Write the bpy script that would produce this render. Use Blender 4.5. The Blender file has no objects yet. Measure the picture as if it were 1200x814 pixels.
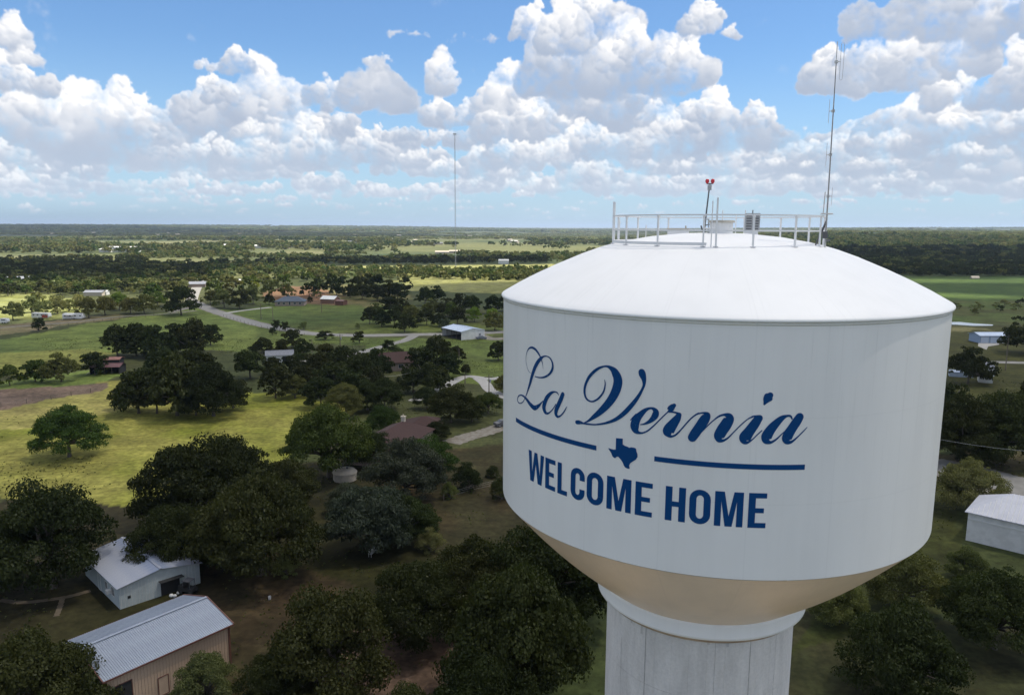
import bpy, math, random
import numpy as np
from mathutils import Vector, Matrix
C = bpy.context.scene.collection
SC = bpy.context.scene
rad = math.radians

# ------------------------------------------------------------------ camera
F_PX, PITCH, ROLL, CAM_H = 885.8, 0.15843, 0.00509, 45.0
cF = Vector((0, math.cos(PITCH), -math.sin(PITCH)))
_u = Vector((0, math.sin(PITCH), math.cos(PITCH)))
cR = math.cos(ROLL) * Vector((1, 0, 0)) + math.sin(ROLL) * _u
cU = -math.sin(ROLL) * Vector((1, 0, 0)) + math.cos(ROLL) * _u
cam = bpy.data.objects.new('camera', bpy.data.cameras.new('camera'))
C.objects.link(cam)
cam.matrix_world = Matrix(((cR.x, cU.x, -cF.x, 0), (cR.y, cU.y, -cF.y, 0), (cR.z, cU.z, -cF.z, CAM_H), (0, 0, 0, 1)))
cam.data.sensor_width = 36
cam.data.lens = F_PX / 1200 * 36
cam.data.clip_start, cam.data.clip_end = 0.5, 90000
SC.camera = cam

def ray(px, py):
    return (cF + cR * ((px - 600) / F_PX) - cU * ((py - 407) / F_PX))
def g(px, py, z=0.0):                        # the point at height z seen at a pixel of the photo
    d = ray(px, py); t = (z - CAM_H) / d.z
    return Vector((d.x * t, d.y * t, z))
def azel(px, py):
    d = ray(px, py).normalized()
    return math.degrees(math.atan2(d.x, d.y)), math.degrees(math.asin(d.z))

SC.view_settings.view_transform = 'Standard'
SC.view_settings.look = 'None'
SC.view_settings.gamma = 1
SC.view_settings.use_curve_mapping = False
SC.view_settings.exposure = 0.72
SC.cycles.use_denoising = True
SC.cycles.max_bounces = 8
SC.cycles.transparent_max_bounces = 24

# ------------------------------------------------------------------ sun and sky
SUN_EL, SUN_AZ = rad(68), rad(80)            # azimuth from +Y towards +X
sun_dir = Vector((math.sin(SUN_AZ) * math.cos(SUN_EL), math.cos(SUN_AZ) * math.cos(SUN_EL), math.sin(SUN_EL)))
sl = bpy.data.lights.new('sun', 'SUN')
sl.energy, sl.angle, sl.color = 5.0, rad(0.53), (1.0, 0.93, 0.82)
sun = bpy.data.objects.new('sun', sl)
sun.rotation_euler = sun_dir.to_track_quat('Z', 'Y').to_euler()
C.objects.link(sun)

class NT:
    """tiny helper for writing node graphs as expressions"""
    def __init__(s, tree): s.t, s.n, s.l = tree, tree.nodes, tree.links
    def put(s, sock, v):
        if isinstance(v, bpy.types.NodeSocket): s.l.new(v, sock)
        elif v is not None:
            if hasattr(sock.default_value, '__len__') and not hasattr(v, '__len__'): v = (v,) * len(sock.default_value)
            elif hasattr(sock.default_value, '__len__') and len(sock.default_value) == 4 and len(v) == 3: v = (*v, 1)
            sock.default_value = v
    def m(s, op, a, b=None, c=None, clamp=False):
        n = s.n.new('ShaderNodeMath'); n.operation = op; n.use_clamp = clamp
        for i, v in enumerate((a, b, c)):
            if v is not None: s.put(n.inputs[i], v)
        return n.outputs[0]
    def v(s, op, a, b=None, out=0):
        n = s.n.new('ShaderNodeVectorMath'); n.operation = op
        s.put(n.inputs[0], a)
        if b is not None: s.put(n.inputs[3 if op == 'SCALE' else 1], b)
        return n.outputs[out]
    def smooth(s, x, a, b, lo=0.0, hi=1.0):
        n = s.n.new('ShaderNodeMapRange'); n.interpolation_type = 'SMOOTHSTEP'
        s.put(n.inputs[0], x)
        for i, q in enumerate((a, b, lo, hi)): s.put(n.inputs[i + 1], q)
        return n.outputs[0]
    def mix(s, f, a, b, mode='MIX'):
        n = s.n.new('ShaderNodeMix'); n.data_type = 'RGBA'; n.blend_type = mode
        s.put(n.inputs[0], f); s.put(n.inputs[6], a); s.put(n.inputs[7], b)
        return n.outputs[2]
    def noise(s, vec, scale, detail=4, rough=0.5, dist=0.0, out=0):
        n = s.n.new('ShaderNodeTexNoise')
        if vec is not None: s.put(n.inputs['Vector'], vec)
        n.inputs['Scale'].default_value = scale; n.inputs['Detail'].default_value = detail
        n.inputs['Roughness'].default_value = rough; n.inputs['Distortion'].default_value = dist
        return n.outputs[out]
    def voro(s, vec, scale, detail=0, feature='F1', rand=1.0, out=0):
        n = s.n.new('ShaderNodeTexVoronoi'); n.feature = feature
        s.put(n.inputs['Vector'], vec); n.inputs['Scale'].default_value = scale
        n.inputs['Detail'].default_value = detail; n.inputs['Roughness'].default_value = 0.55
        n.inputs['Randomness'].default_value = rand
        return n.outputs[out]
    def xyz(s, x, y, z=0.0):
        n = s.n.new('ShaderNodeCombineXYZ')
        for i, q in enumerate((x, y, z)): s.put(n.inputs[i], q)
        return n.outputs[0]
    def sep(s, v):
        n = s.n.new('ShaderNodeSeparateXYZ'); s.put(n.inputs[0], v); return n.outputs


# ---- the sky: clear-air gradient from the Sky Texture, cumulus as a generated density and light map
def smooth_up(a, shape):
    """resize a random grid with smooth interpolation"""
    h, w = shape
    y = np.linspace(0, a.shape[0] - 1.001, h); x = np.linspace(0, a.shape[1] - 1.001, w)
    yi = y.astype(int); xi = x.astype(int)
    fy = (y - yi)[:, None]; fx = (x - xi)[None, :]
    fy = fy * fy * (3 - 2 * fy); fx = fx * fx * (3 - 2 * fx)
    t = a[yi][:, xi] * (1 - fx) + a[yi][:, xi + 1] * fx
    b = a[yi + 1][:, xi] * (1 - fx) + a[yi + 1][:, xi + 1] * fx
    return t * (1 - fy) + b * fy
def fbm2(rng, shape, cell, octaves, rough=.5, ridged=False):
    out = np.zeros(shape, np.float32); amp = 1; tot = 0
    for o in range(octaves):
        n = (max(2, int(shape[0] / cell) + 2), max(2, int(shape[1] / cell) + 2))
        v = smooth_up(rng.random(n).astype(np.float32), shape) * 2 - 1
        if ridged: v = 1 - 2 * np.abs(v)
        out += amp * v; tot += amp; amp *= rough; cell = max(cell / 2, 1.5)
    return out / tot
PPD = 18.0                                    # picture elements per degree
AZ0, AZ1, EL0, EL1 = -52.0, 52.0, -1.0, 30.0
CW, CH = int((AZ1 - AZ0) * PPD), int((EL1 - EL0) * PPD)
# clouds: centre x, base y, width, height in the photograph's sky, density, shade of the base
BANKS = [
 (60, 226, 170, 22, .9, .4), (215, 224, 130, 20, .85, .4), (375, 222, 62, 24, 1, .35), (470, 232, 130, 20, .8, .4), (590, 226, 120, 26, .9, .4), (700, 226, 130, 36, .95, .35), (830, 228, 160, 34, .9, .4), (960, 224, 130, 30, .9, .4), (1080, 226, 150, 34, .9, .4), (1180, 224, 130, 36, .9, .4), (1300, 228, 160, 34, .9, .4), (-110, 226, 190, 24, .9, .4),
 # middle row
 (20, 200, 150, 26, 1, .5), (120, 200, 130, 26, 1, .5), (300, 208, 90, 30, 1, .4), (240, 196, 130, 34, 1, .6), (345, 194, 120, 40, .95, .6), (430, 192, 66, 44, 1, .35), (480, 206, 90, 26, .95, .4), (522, 204, 50, 24, .95, .4), (575, 204, 76, 40, 1, .5), (620, 196, 100, 40, 1, .6),
 (690, 214, 80, 30, .9, .4), (800, 204, 90, 30, .9, .4), (870, 206, 90, 40, 1, .4), (930, 198, 100, 34, 1, .4), (700, 186, 150, 40, 1, .6), (890, 172, 34, 54, 1, .35), (838, 172, 56, 66, 1, .4), (780, 178, 90, 48, 1, .55),
 (990, 200, 90, 44, 1, .5), (1060, 204, 120, 52, 1, .5), (1140, 206, 110, 56, 1, .55), (1215, 206, 100, 60, 1, .55), (1030, 182, 90, 52, 1, .5),
 (1075, 172, 120, 60, 1, .55), (1165, 170, 110, 60, 1, .55),
 # big left bank
 (-190, 190, 180, 90, 1, .6), (-60, 178, 150, 70, 1, .6), (25, 186, 150, 74, 1, .6), (75, 178, 110, 74, 1, .55), (140, 184, 110, 76, 1, .5), (8, 106, 84, 36, 1, .4), (6, 56, 40, 38, .62, .3), (28, 76, 26, 22, .4, .3),
 (200, 176, 110, 66, 1, .6), (252, 158, 80, 66, 1, .5), (285, 182, 130, 72, 1, .65), (318, 152, 70, 80, 1, .35), (262, 122, 36, 34, 1, .35), (352, 182, 80, 46, 1, .6),
 (255, 84, 48, 14, .9, .3), (280, 84, 30, 28, 1, .3), (445, 78, 40, 16, .5, .4), (385, 122, 60, 34, .55, .6), (440, 128, 84, 56, .62, 1.0), (400, 132, 50, 26, .9, .5), (515, 112, 30, 54, .7, .5), (510, 148, 36, 40, .95, .35), (548, 146, 40, 34, 1, .4), (475, 134, 40, 20, .5, .4), (480, 46, 44, 12, .28, .3), (552, 52, 60, 14, .2, .3),
 # great central cloud
 (600, 150, 90, 74, 1, .5), (610, 168, 110, 52, 1, .75), (622, 48, 54, 44, 1, .3), (680, 160, 160, 92, 1, .85), (672, 108, 120, 96, 1, .45), (700, 54, 84, 66, 1, .4), (662, 60, 60, 60, 1, .35), (745, 106, 120, 80, 1, .5), (793, 100, 84, 56, 1, .45), (712, 150, 150, 60, 1, .7), (790, 152, 84, 40, 1, .5), (700, -30, 120, 60, 1, .5),
 (818, 40, 50, 42, 1, .35), (856, 44, 18, 18, .7, .3), (806, 50, 12, 8, .5, .3),
 # right hand clouds
 (1000, 104, 110, 40, 1, .5), (962, 102, 44, 46, 1, .35), (985, 78, 22, 22, .8, .3), (1062, 100, 120, 66, 1, .6), (1130, 86, 50, 60, 1, .5), (1040, 108, 80, 40, .8, 1.0), (1075, 38, 150, 50, 1, 1.1), (1160, 34, 120, 60, 1, .95), (1250, 40, 160, 60, 1, .8),
 (1190, 124, 44, 60, 1, .6), (1230, 140, 90, 80, 1, .6), (1120, 124, 60, 34, .9, .8), (1110, 154, 90, 50, 1, .6), (1185, 158, 90, 50, 1, .7), (1310, 170, 150, 110, 1, .6),
 (-170, 60, 120, 40, 1, .5), (900, -60, 160, 60, 1, .6), (300, -90, 200, 60, 1, .6), (-60, -60, 150, 50, 1, .6), (1350, 20, 160, 80, 1, .6),
]
def paint_clouds():
    rng = np.random.default_rng(11)
    lit = np.full((CH, CW), .5, np.float32); alp = np.zeros((CH, CW), np.float32)
    L = np.array([.50, .80, .33]); L = L / np.linalg.norm(L)
    def disc(x, y, r, t, op, sh):
        """one billow: x,y,r in canvas units, t = height of its place in the cloud 0..1"""
        x0, x1 = max(0, int(x - r)), min(CW, int(x + r) + 2); y0, y1 = max(0, int(y - r)), min(CH, int(y + r) + 2)
        if x1 <= x0 or y1 <= y0: return
        yy, xx = np.mgrid[y0:y1, x0:x1]
        nx, ny = (xx - x) / r, (yy - y) / r
        q = nx * nx + ny * ny
        nz = np.sqrt(np.clip(1 - q, 0, 1))
        d = nx * L[0] + ny * L[1] + nz * L[2]
        v = (-.12 + .46 * t ** .7 + .86 * np.clip(.30 + .70 * d, 0, 1)) * (1 - sh) + sh * (.06 + .16 * ny)
        a = np.clip((1 - q) * 1.5, 0, 1); a = a * a * (3 - 2 * a) * op
        A, B = alp[y0:y1, x0:x1], lit[y0:y1, x0:x1]
        B += (v - B) * a
        A += (1 - A) * a
    low = []
    for i in range(420):                           # far rows of little cumulus, small and crowded towards the horizon
        e = .25 + 6.0 * rng.random() ** .9
        hh = (1.2 + 3.2 * e) * rng.uniform(.8, 1.5)
        x, y = rng.uniform(-160, 1360), 262 - e * 15.5
        low.append((x, y, hh * rng.uniform(1.8, 4.5), hh, rng.uniform(.35, .85), rng.uniform(.3, .55)))
    low.sort(key=lambda q: -q[1])
    first = sorted([b for b in BANKS if b[1] > 200], key=lambda q: -q[1])
    mid = []
    for i in range(95):                           # cumulus scattered in front of the banks, each with its own pale top and grey foot
        x = rng.uniform(-180, 1380); y = 150 + 82 * rng.random() ** .75
        if 380 < x < 560 and y < 190: continue
        if 900 < x < 985 and y < 185: continue
        s_ = (250 - y) / 100
        mid.append((x, y, rng.uniform(50, 120) * s_ + 10, rng.uniform(22, 40) * s_ + 5, rng.uniform(.6, 1), rng.uniform(.55, .8)))
    rest = sorted([b for b in BANKS if 130 < b[1] <= 200] + mid, key=lambda q: q[1] + 26 * math.sin(q[0] * 3.7))
    for (cx, by, w, h, dn, bs) in low + first + rest + [b for b in BANKS if b[1] <= 130]:
        a0, e0 = azel(cx, by); k = PPD / 15.0      # photo pixels -> canvas units, near enough
        X, Y = (a0 - AZ0) * PPD, (e0 - EL0) * PPD
        W, H = w * k * .5, h * k
        n = int(12 + 76 * min(1.5, (w * h) / 5000))
        items = []
        for i in range(n):
            u = rng.uniform(-1, 1); top = (1 - abs(u) ** 2.2) ** .7 * (.72 + .28 * math.sin(u * 5 + cx))
            v = rng.uniform(0, 1) ** .8 * top
            dz = rng.uniform(0, 1)                 # towards the viewer
            r = H * rng.uniform(.13, .30) * (1.15 - .5 * v) + .9
            items.append((dz - .55 * v, X + u * (W - r * .6), Y + r * .45 + v * (H - 1.3 * r), r, v))
        items.sort()
        for (_, x, y, r, v) in items:
            s = min(.95, bs * 1.5 * max(0, 1 - v * 1.9))
            if bs > .9: s = min(1, bs * .85)
            disc(x, y, r, v, .9 * dn, s)
            for j in range(3 if r > 3.2 else 1):     # smaller knobs on its sunny side
                an = rng.uniform(-.5, 2.4); rr = r * rng.uniform(.28, .5)
                disc(x + math.cos(an) * r * .72, y + math.sin(an) * r * .72, rr, min(1, v + .12), .75 * dn, s * .9)
    # turbulence: drag the picture about at several scales
    sh = (CH, CW)
    dx = fbm2(rng, sh, 26, 6, .62) * 12; dy = fbm2(rng, sh, 26, 6, .62) * 10
    yy, xx = np.mgrid[0:CH, 0:CW].astype(np.float32)
    fade = np.clip(yy / 160, .30, 1)
    sxx = np.clip(xx + dx * fade, 0, CW - 1.01); syy = np.clip(yy + dy * fade, 0, CH - 1.01)
    xi, yi = sxx.astype(int), syy.astype(int); fx, fy = sxx - xi, syy - yi
    xj, yj = np.minimum(xi + 1, CW - 1), np.minimum(yi + 1, CH - 1)
    def samp(a): return (a[yi, xi] * (1 - fx) + a[yi, xj] * fx) * (1 - fy) + (a[yj, xi] * (1 - fx) + a[yj, xj] * fx) * fy
    A, B = samp(alp), samp(lit)
    er = fbm2(rng, sh, 30, 6, .66)
    A = np.clip((A + er * .72 - .26) / .86, 0, 1); A = A * A * (3 - 2 * A)
    # soft large patches where one cloud shades another
    B = B + .08 * fbm2(rng, sh, 20, 5, .6) + .16 * fbm2(rng, sh, 70, 2, .5)
    B = B - .16 * np.clip(1 - np.abs(yy / PPD - 6.5) / 2.5, 0, 1) * np.clip(fbm2(rng, sh, 60, 3) + .45, 0, 1)
    # low down the air veils them
    B = (B - .03) / .80; B = np.where(B < .3, .3 * np.exp((B - .3) / .3), B); B = np.clip(B, 0, 1)
    A = A * np.clip((yy / PPD + EL0 + .3) / 1.6, 0, 1)
    return A, B

_A, _B = paint_clouds()
cmap = bpy.data.images.new('cloud_map', CW, CH, alpha=True, float_buffer=True, is_data=True)
_px = np.ones((CH, CW, 4), np.float32); _px[..., 0] = _A; _px[..., 1] = _B
cmap.pixels.foreach_set(_px.ravel()); cmap.update(); cmap.pack()

world = bpy.data.worlds.new('World'); SC.world = world; world.use_nodes = True
nt = world.node_tree; nt.nodes.clear(); N = NT(nt)
sky = nt.nodes.new('ShaderNodeTexSky'); sky.sky_type = 'NISHITA'; sky.sun_disc = False
sky.sun_elevation, sky.sun_rotation = SUN_EL, SUN_AZ
sky.altitude, sky.air_density, sky.dust_density, sky.ozone_density = 200, 1.0, 0.6, 2.0
dirv = N.v('NORMALIZE', nt.nodes.new('ShaderNodeTexCoord').outputs['Generated'])
sx = N.sep(dirv)
AZ = N.m('DEGREES', N.m('ARCTAN2', sx[0], sx[1])); EL = N.m('DEGREES', N.m('ARCSINE', sx[2]))
U = N.m('DIVIDE', N.m('SUBTRACT', AZ, AZ0), AZ1 - AZ0); V = N.m('DIVIDE', N.m('SUBTRACT', EL, EL0), EL1 - EL0)
tex = nt.nodes.new('ShaderNodeTexImage'); tex.image = cmap; tex.interpolation = 'Cubic'; tex.extension = 'EXTEND'
nt.links.new(N.xyz(U, V, 0), tex.inputs[0])
ts = N.sep(tex.outputs[0])
inwin = N.m('MULTIPLY', N.smooth(N.m('ABSOLUTE', AZ), 44, 51, 1, 0), N.smooth(EL, 23, 29, 1, 0))
# the rest of the sky: the same kind of broken cumulus on a flat layer
kz = N.m('DIVIDE', 1.0, N.m('MAXIMUM', sx[2], .03))
pl = N.v('MULTIPLY', N.xyz(sx[0], sx[1], 0), N.xyz(kz, kz, 0))
n1 = N.noise(pl, 1.1, 6, .55)
a2 = N.m('MULTIPLY', N.smooth(n1, .44, .54), N.smooth(EL, 0, 4))
b2 = N.smooth(N.m('SUBTRACT', n1, N.noise(N.v('ADD', pl, (.12, .02, 0)), 1.1, 4, .55)), -.10, .10, .40, 1)
AL = N.m('ADD', N.m('MULTIPLY', ts[0], inwin), N.m('MULTIPLY', a2, N.m('SUBTRACT', 1, inwin)))
LI = N.m('ADD', N.m('MULTIPLY', ts[1], inwin), N.m('MULTIPLY', b2, N.m('SUBTRACT', 1, inwin)))
ccol = N.mix(LI, (2.5, 3.0, 3.9), (6.9, 6.8, 6.75))
skyc = N.mix(1.0, sky.outputs[0], (0.60, .78, .94), 'MULTIPLY')
skyc = N.mix(N.smooth(EL, -1.0, 13.0, .70, 0), skyc, (3.1, 4.25, 5.5))
ccol = N.mix(N.smooth(EL, 0.0, 8.0, .50, .0), ccol, (4.1, 4.8, 5.6))
col = N.mix(AL, skyc, ccol)
bg = nt.nodes.new('ShaderNodeBackground'); bg.inputs[1].default_value = 0.1
nt.links.new(col, bg.inputs[0])
wo = nt.nodes.new('ShaderNodeOutputWorld'); nt.links.new(bg.outputs[0], wo.inputs[0])
world.cycles.sampling_method = 'MANUAL'; world.cycles.sample_map_resolution = 512

# ================================================================== helpers
def tag(o, label=None, cat=None, group=None, kind=None):
    if label: o['label'] = label
    if cat: o['category'] = cat
    if group: o['group'] = group
    if kind: o['kind'] = kind
    return o
def empty(name, loc, rz=0.0, label=None, cat=None, group=None):
    o = bpy.data.objects.new(name, None); C.objects.link(o)
    o.location = loc; o.rotation_euler = (0, 0, rz); o.empty_display_size = .5
    return tag(o, label, cat, group)
def link(name, me, parent=None, mat=None, loc=None, rz=None):
    o = bpy.data.objects.new(name, me); C.objects.link(o)
    if mat and not me.materials: me.materials.append(mat)
    if parent: o.parent = parent
    if loc is not None: o.location = loc
    if rz is not None: o.rotation_euler = (0, 0, rz)
    return o
class MB:
    """gathers simple shapes into ONE mesh"""
    def __init__(s): s.v, s.f = [], []
    def add(s, vs, fs):
        b = len(s.v); s.v += [tuple(v) for v in vs]; s.f += [tuple(i + b for i in f) for f in fs]; return s
    def box(s, c, d, rz=0.0, taper=1.0):
        cx, cy, cz = c; x, y, z = d[0] / 2, d[1] / 2, d[2] / 2; ca, sa = math.cos(rz), math.sin(rz)
        P = []
        for k, q in ((-z, 1), (z, taper)):
            for i, j in ((-x, -y), (x, -y), (x, y), (-x, y)):
                i, j = i * q, j * q; P.append((cx + i * ca - j * sa, cy + i * sa + j * ca, cz + k))
        return s.add(P, [(3, 2, 1, 0), (4, 5, 6, 7), (0, 1, 5, 4), (1, 2, 6, 5), (2, 3, 7, 6), (3, 0, 4, 7)])
    def tube(s, a, b, r0, r1=None, n=8, cap=True):
        a, b = Vector(a), Vector(b); r1 = r0 if r1 is None else r1
        d = (b - a).normalized(); u = d.orthogonal().normalized(); w = d.cross(u)
        P = [p + (u * math.cos(t) + w * math.sin(t)) * r for p, r in ((a, r0), (b, r1)) for t in [i * 2 * math.pi / n for i in range(n)]]
        F = [(i, (i + 1) % n, n + (i + 1) % n, n + i) for i in range(n)]
        if cap: F += [tuple(reversed(range(n))), tuple(range(n, 2 * n))]
        return s.add(P, F)
    def path(s, pts, rs, n=8):
        pts = [Vector(p) for p in pts]; P = []; m = len(pts); u = None
        for i, p in enumerate(pts):
            d = (pts[min(i + 1, m - 1)] - pts[max(i - 1, 0)]).normalized()
            u = (d.orthogonal() if u is None else u - d * u.dot(d)).normalized(); w = d.cross(u)
            r = rs[i] if hasattr(rs, '__len__') else rs
            P += [p + (u * math.cos(t) + w * math.sin(t)) * r for t in [k * 2 * math.pi / n for k in range(n)]]
        F = [(i * n + k, i * n + (k + 1) % n, (i + 1) * n + (k + 1) % n, (i + 1) * n + k) for i in range(m - 1) for k in range(n)]
        return s.add(P, F + [tuple(reversed(range(n))), tuple(range((m - 1) * n, m * n))])
    def lathe(s, prof, n=64, c=(0, 0), a0=0.0, a1=2 * math.pi, cap0=False, cap1=False):
        full = abs(a1 - a0 - 2 * math.pi) < 1e-6; k = n if full else n + 1
        P = [(c[0] + r * math.sin(a0 + (a1 - a0) * i / n), c[1] - r * math.cos(a0 + (a1 - a0) * i / n), z) for r, z in prof for i in range(k)]
        F = []
        for j in range(len(prof) - 1):
            for i in range(n):
                i2 = (i + 1) % k if full else i + 1
                F.append((j * k + i, j * k + i2, (j + 1) * k + i2, (j + 1) * k + i))
        if cap0: F.append(tuple(reversed(range(k))))
        if cap1: F.append(tuple(range((len(prof) - 1) * k, len(prof) * k)))
        return s.add(P, F)
    def mesh(s, name, mat=None, smooth=False):
        me = bpy.data.meshes.new(name); me.from_pydata(s.v, [], s.f); me.validate()
        if mat: me.materials.append(mat)
        if smooth: me.shade_smooth()
        me.update(); return me
    def build(s, name, mat, parent=None, smooth=False, loc=None, rz=None):
        return link(name, s.mesh(name, mat, smooth), parent, None, loc, rz)

def material(name, col, rough=.7, col2=None, scale=1.0, bump=0.0, metal=0.0, spec=.5, detail=5, stretch=(1, 1, 1), fn=None, coord='Object'):
    m = bpy.data.materials.new(name); m.use_nodes = True
    nt = m.node_tree; N = NT(nt); b = nt.nodes['Principled BSDF']
    b.inputs['Roughness'].default_value = rough; b.inputs['Metallic'].default_value = metal
    b.inputs['Specular IOR Level'].default_value = spec
    co = nt.nodes.new('ShaderNodeTexCoord').outputs[coord]
    vec = N.v('MULTIPLY', co, stretch)
    c = (*col, 1)
    if col2 is not None:
        n = N.noise(vec, scale, detail, .6)
        c = N.mix(N.smooth(n, .32, .68), (*col, 1), (*col2, 1))
    if fn: c = fn(N, vec, c, co)
    N.put(b.inputs['Base Color'], c)
    if bump:
        bn = nt.nodes.new('ShaderNodeBump'); bn.inputs['Strength'].default_value = 1; bn.inputs['Distance'].default_value = bump
        N.put(bn.inputs['Height'], N.noise(vec, scale * 3, 5, .6)); nt.links.new(bn.outputs[0], b.inputs['Normal'])
    return m

def to_px(X, Y, Z=0.0):
    """where a place on the ground appears in the photograph (numpy)"""
    dz = Z - CAM_H
    f = X * cF.x + Y * cF.y + dz * cF.z; r = X * cR.x + Y * cR.y + dz * cR.z; u = X * cU.x + Y * cU.y + dz * cU.z
    f = np.where(f > 1e-3, f, np.nan)
    return 600 + F_PX * r / f, 407 - F_PX * u / f
def inside(px, py, poly):
    r = np.zeros(np.shape(px), bool); n = len(poly)
    with np.errstate(all='ignore'):
        for i in range(n):
            (x0, y0), (x1, y1) = poly[i], poly[(i + 1) % n]
            if y0 == y1: continue
            c = ((y0 > py) != (y1 > py)) & (px < (x1 - x0) * (py - y0) / (y1 - y0) + x0)
            r ^= c
    return r
_rn = np.random.default_rng(5)
_tab = _rn.random((256, 256))
def vnoise(x, y, s, seed=0):
    """smooth value noise of numpy arrays, -1..1"""
    x = np.asarray(x) / s + 37.3 * seed + 1000; y = np.asarray(y) / s + 17.7 * seed + 1000
    xi = np.floor(x).astype(int); yi = np.floor(y).astype(int); fx = x - xi; fy = y - yi
    fx = fx * fx * (3 - 2 * fx); fy = fy * fy * (3 - 2 * fy)
    T = lambda a, b: _tab[a % 256, b % 256]
    return 2 * ((T(xi, yi) * (1 - fx) + T(xi + 1, yi) * fx) * (1 - fy) + (T(xi, yi + 1) * (1 - fx) + T(xi + 1, yi + 1) * fx) * fy) - 1
def fbm(x, y, s, o=4, seed=0):
    t = 0; a = 1; w = 0
    for i in range(o): t = t + a * vnoise(x, y, s / 2 ** i, seed + i); w += a; a *= .5
    return t / w

# ================================================================== terrain height
def height(x, y):
    x = np.asarray(x, float); y = np.asarray(y, float)
    d = np.hypot(x, y); az = np.degrees(np.arctan2(x, y))
    w = np.clip((d - 900) / 1400, 0, 1); w = w * w * (3 - 2 * w)
    h = 5 * w * fbm(x, y, 1400, 3, 3)
    hr = np.clip((d - 1350) / 1500, 0, 1); hr = hr * hr * (3 - 2 * hr)
    e = np.clip((az - 6) / 16, 0, 1); e = e * e * (3 - 2 * e)
    h = h + e * hr * (27 + 7 * fbm(x, y, 700, 3, 8))                       # the low hill to the right
    far = np.clip((d - 5200) / 4500, 0, 1)
    h = h + far * (15 + 16 * fbm(x, y, 5200, 3, 12) + 14 * np.clip(-az / 30, 0, 1))   # the ridge on the skyline
    back = np.clip((np.abs(az) - 60) / 20, 0, 1)
    return h * (1 - back * .6)

# ================================================================== clouds that shade the ground
LIT = [  # ground in full sun, as outlined in the photograph
 [(-260, 500), (0, 474), (130, 452), (240, 468), (345, 474), (400, 486), (330, 508), (250, 540), (160, 580), (0, 566), (-260, 590)],
 [(-200, 446), (0, 440), (122, 428), (128, 404), (0, 408), (-200, 412)],
 [(-200, 378), (0, 378), (110, 380), (262, 366), (345, 352), (470, 344), (600, 340), (600, 312), (420, 314), (300, 318), (230, 322), (225, 332), (0, 336), (-200, 338)],
 [(1040, 342), (1150, 341), (1300, 346), (1300, 350), (1040, 349)], [(405, 372), (480, 364), (500, 376), (430, 388)],
 [(1120, 420), (1290, 424), (1290, 448), (1150, 448)],
]
def cloud_deck(name, x0, x1, y0, y1, cell, fn, thick, ALT=2200.0):
    nx, ny = int((x1 - x0) / cell) + 1, int((y1 - y0) / cell) + 1
    X, Y = np.meshgrid(np.linspace(x0, x1, nx), np.linspace(y0, y1, ny))
    m = fn(X, Y)
    off = ALT / math.tan(SUN_EL)
    ox, oy = off * math.sin(SUN_AZ), off * math.cos(SUN_AZ)
    t = np.sqrt(np.clip(m, 0, 1))
    top = ALT + thick * t * (1 + .5 * fbm(X, Y, cell * 9, 3, 2)); bot = ALT - thick * .12 * t * (1 + .6 * fbm(X, Y, cell * 6, 3, 5)) - .5
    V = np.concatenate([np.stack([X + ox, Y + oy, top], -1).reshape(-1, 3), np.stack([X + ox, Y + oy, bot], -1).reshape(-1, 3)])
    idx = np.arange(nx * ny).reshape(ny, nx)
    q = np.stack([idx[:-1, :-1], idx[:-1, 1:], idx[1:, 1:], idx[1:, :-1]], -1).reshape(-1, 4)
    keep = (m > 0).ravel()[q].any(1); q = q[keep]
    F = np.concatenate([q, q[:, ::-1] + nx * ny])
    used, inv = np.unique(F, return_inverse=True)
    me = bpy.data.meshes.new(name); me.from_pydata(V[used].tolist(), [], inv.reshape(F.shape).tolist()); me.shade_smooth()
    return tag(link(name, me, mat=M_cloud), kind='structure')
M_cloud = bpy.data.materials.new('cloud'); M_cloud.use_nodes = True
_n = M_cloud.node_tree; _n.nodes.clear(); _N = NT(_n)
_d = _n.nodes.new('ShaderNodeBsdfDiffuse'); _d.inputs[0].default_value = (.95, .94, .92, 1)
_t = _n.nodes.new('ShaderNodeBsdfTranslucent'); _t.inputs[0].default_value = (1.0, .97, .92, 1)
_p = _n.nodes.new('ShaderNodeBsdfTransparent')
_m1 = _n.nodes.new('ShaderNodeMixShader'); _m1.inputs[0].default_value = .9
_m2 = _n.nodes.new('ShaderNodeMixShader'); _m2.inputs[0].default_value = .42
_n.links.new(_d.outputs[0], _m1.inputs[1]); _n.links.new(_t.outputs[0], _m1.inputs[2])
_n.links.new(_m1.outputs[0], _m2.inputs[1]); _n.links.new(_p.outputs[0], _m2.inputs[2])
_o = _n.nodes.new('ShaderNodeOutputMaterial'); _n.links.new(_m2.outputs[0], _o.inputs[0])

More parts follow.
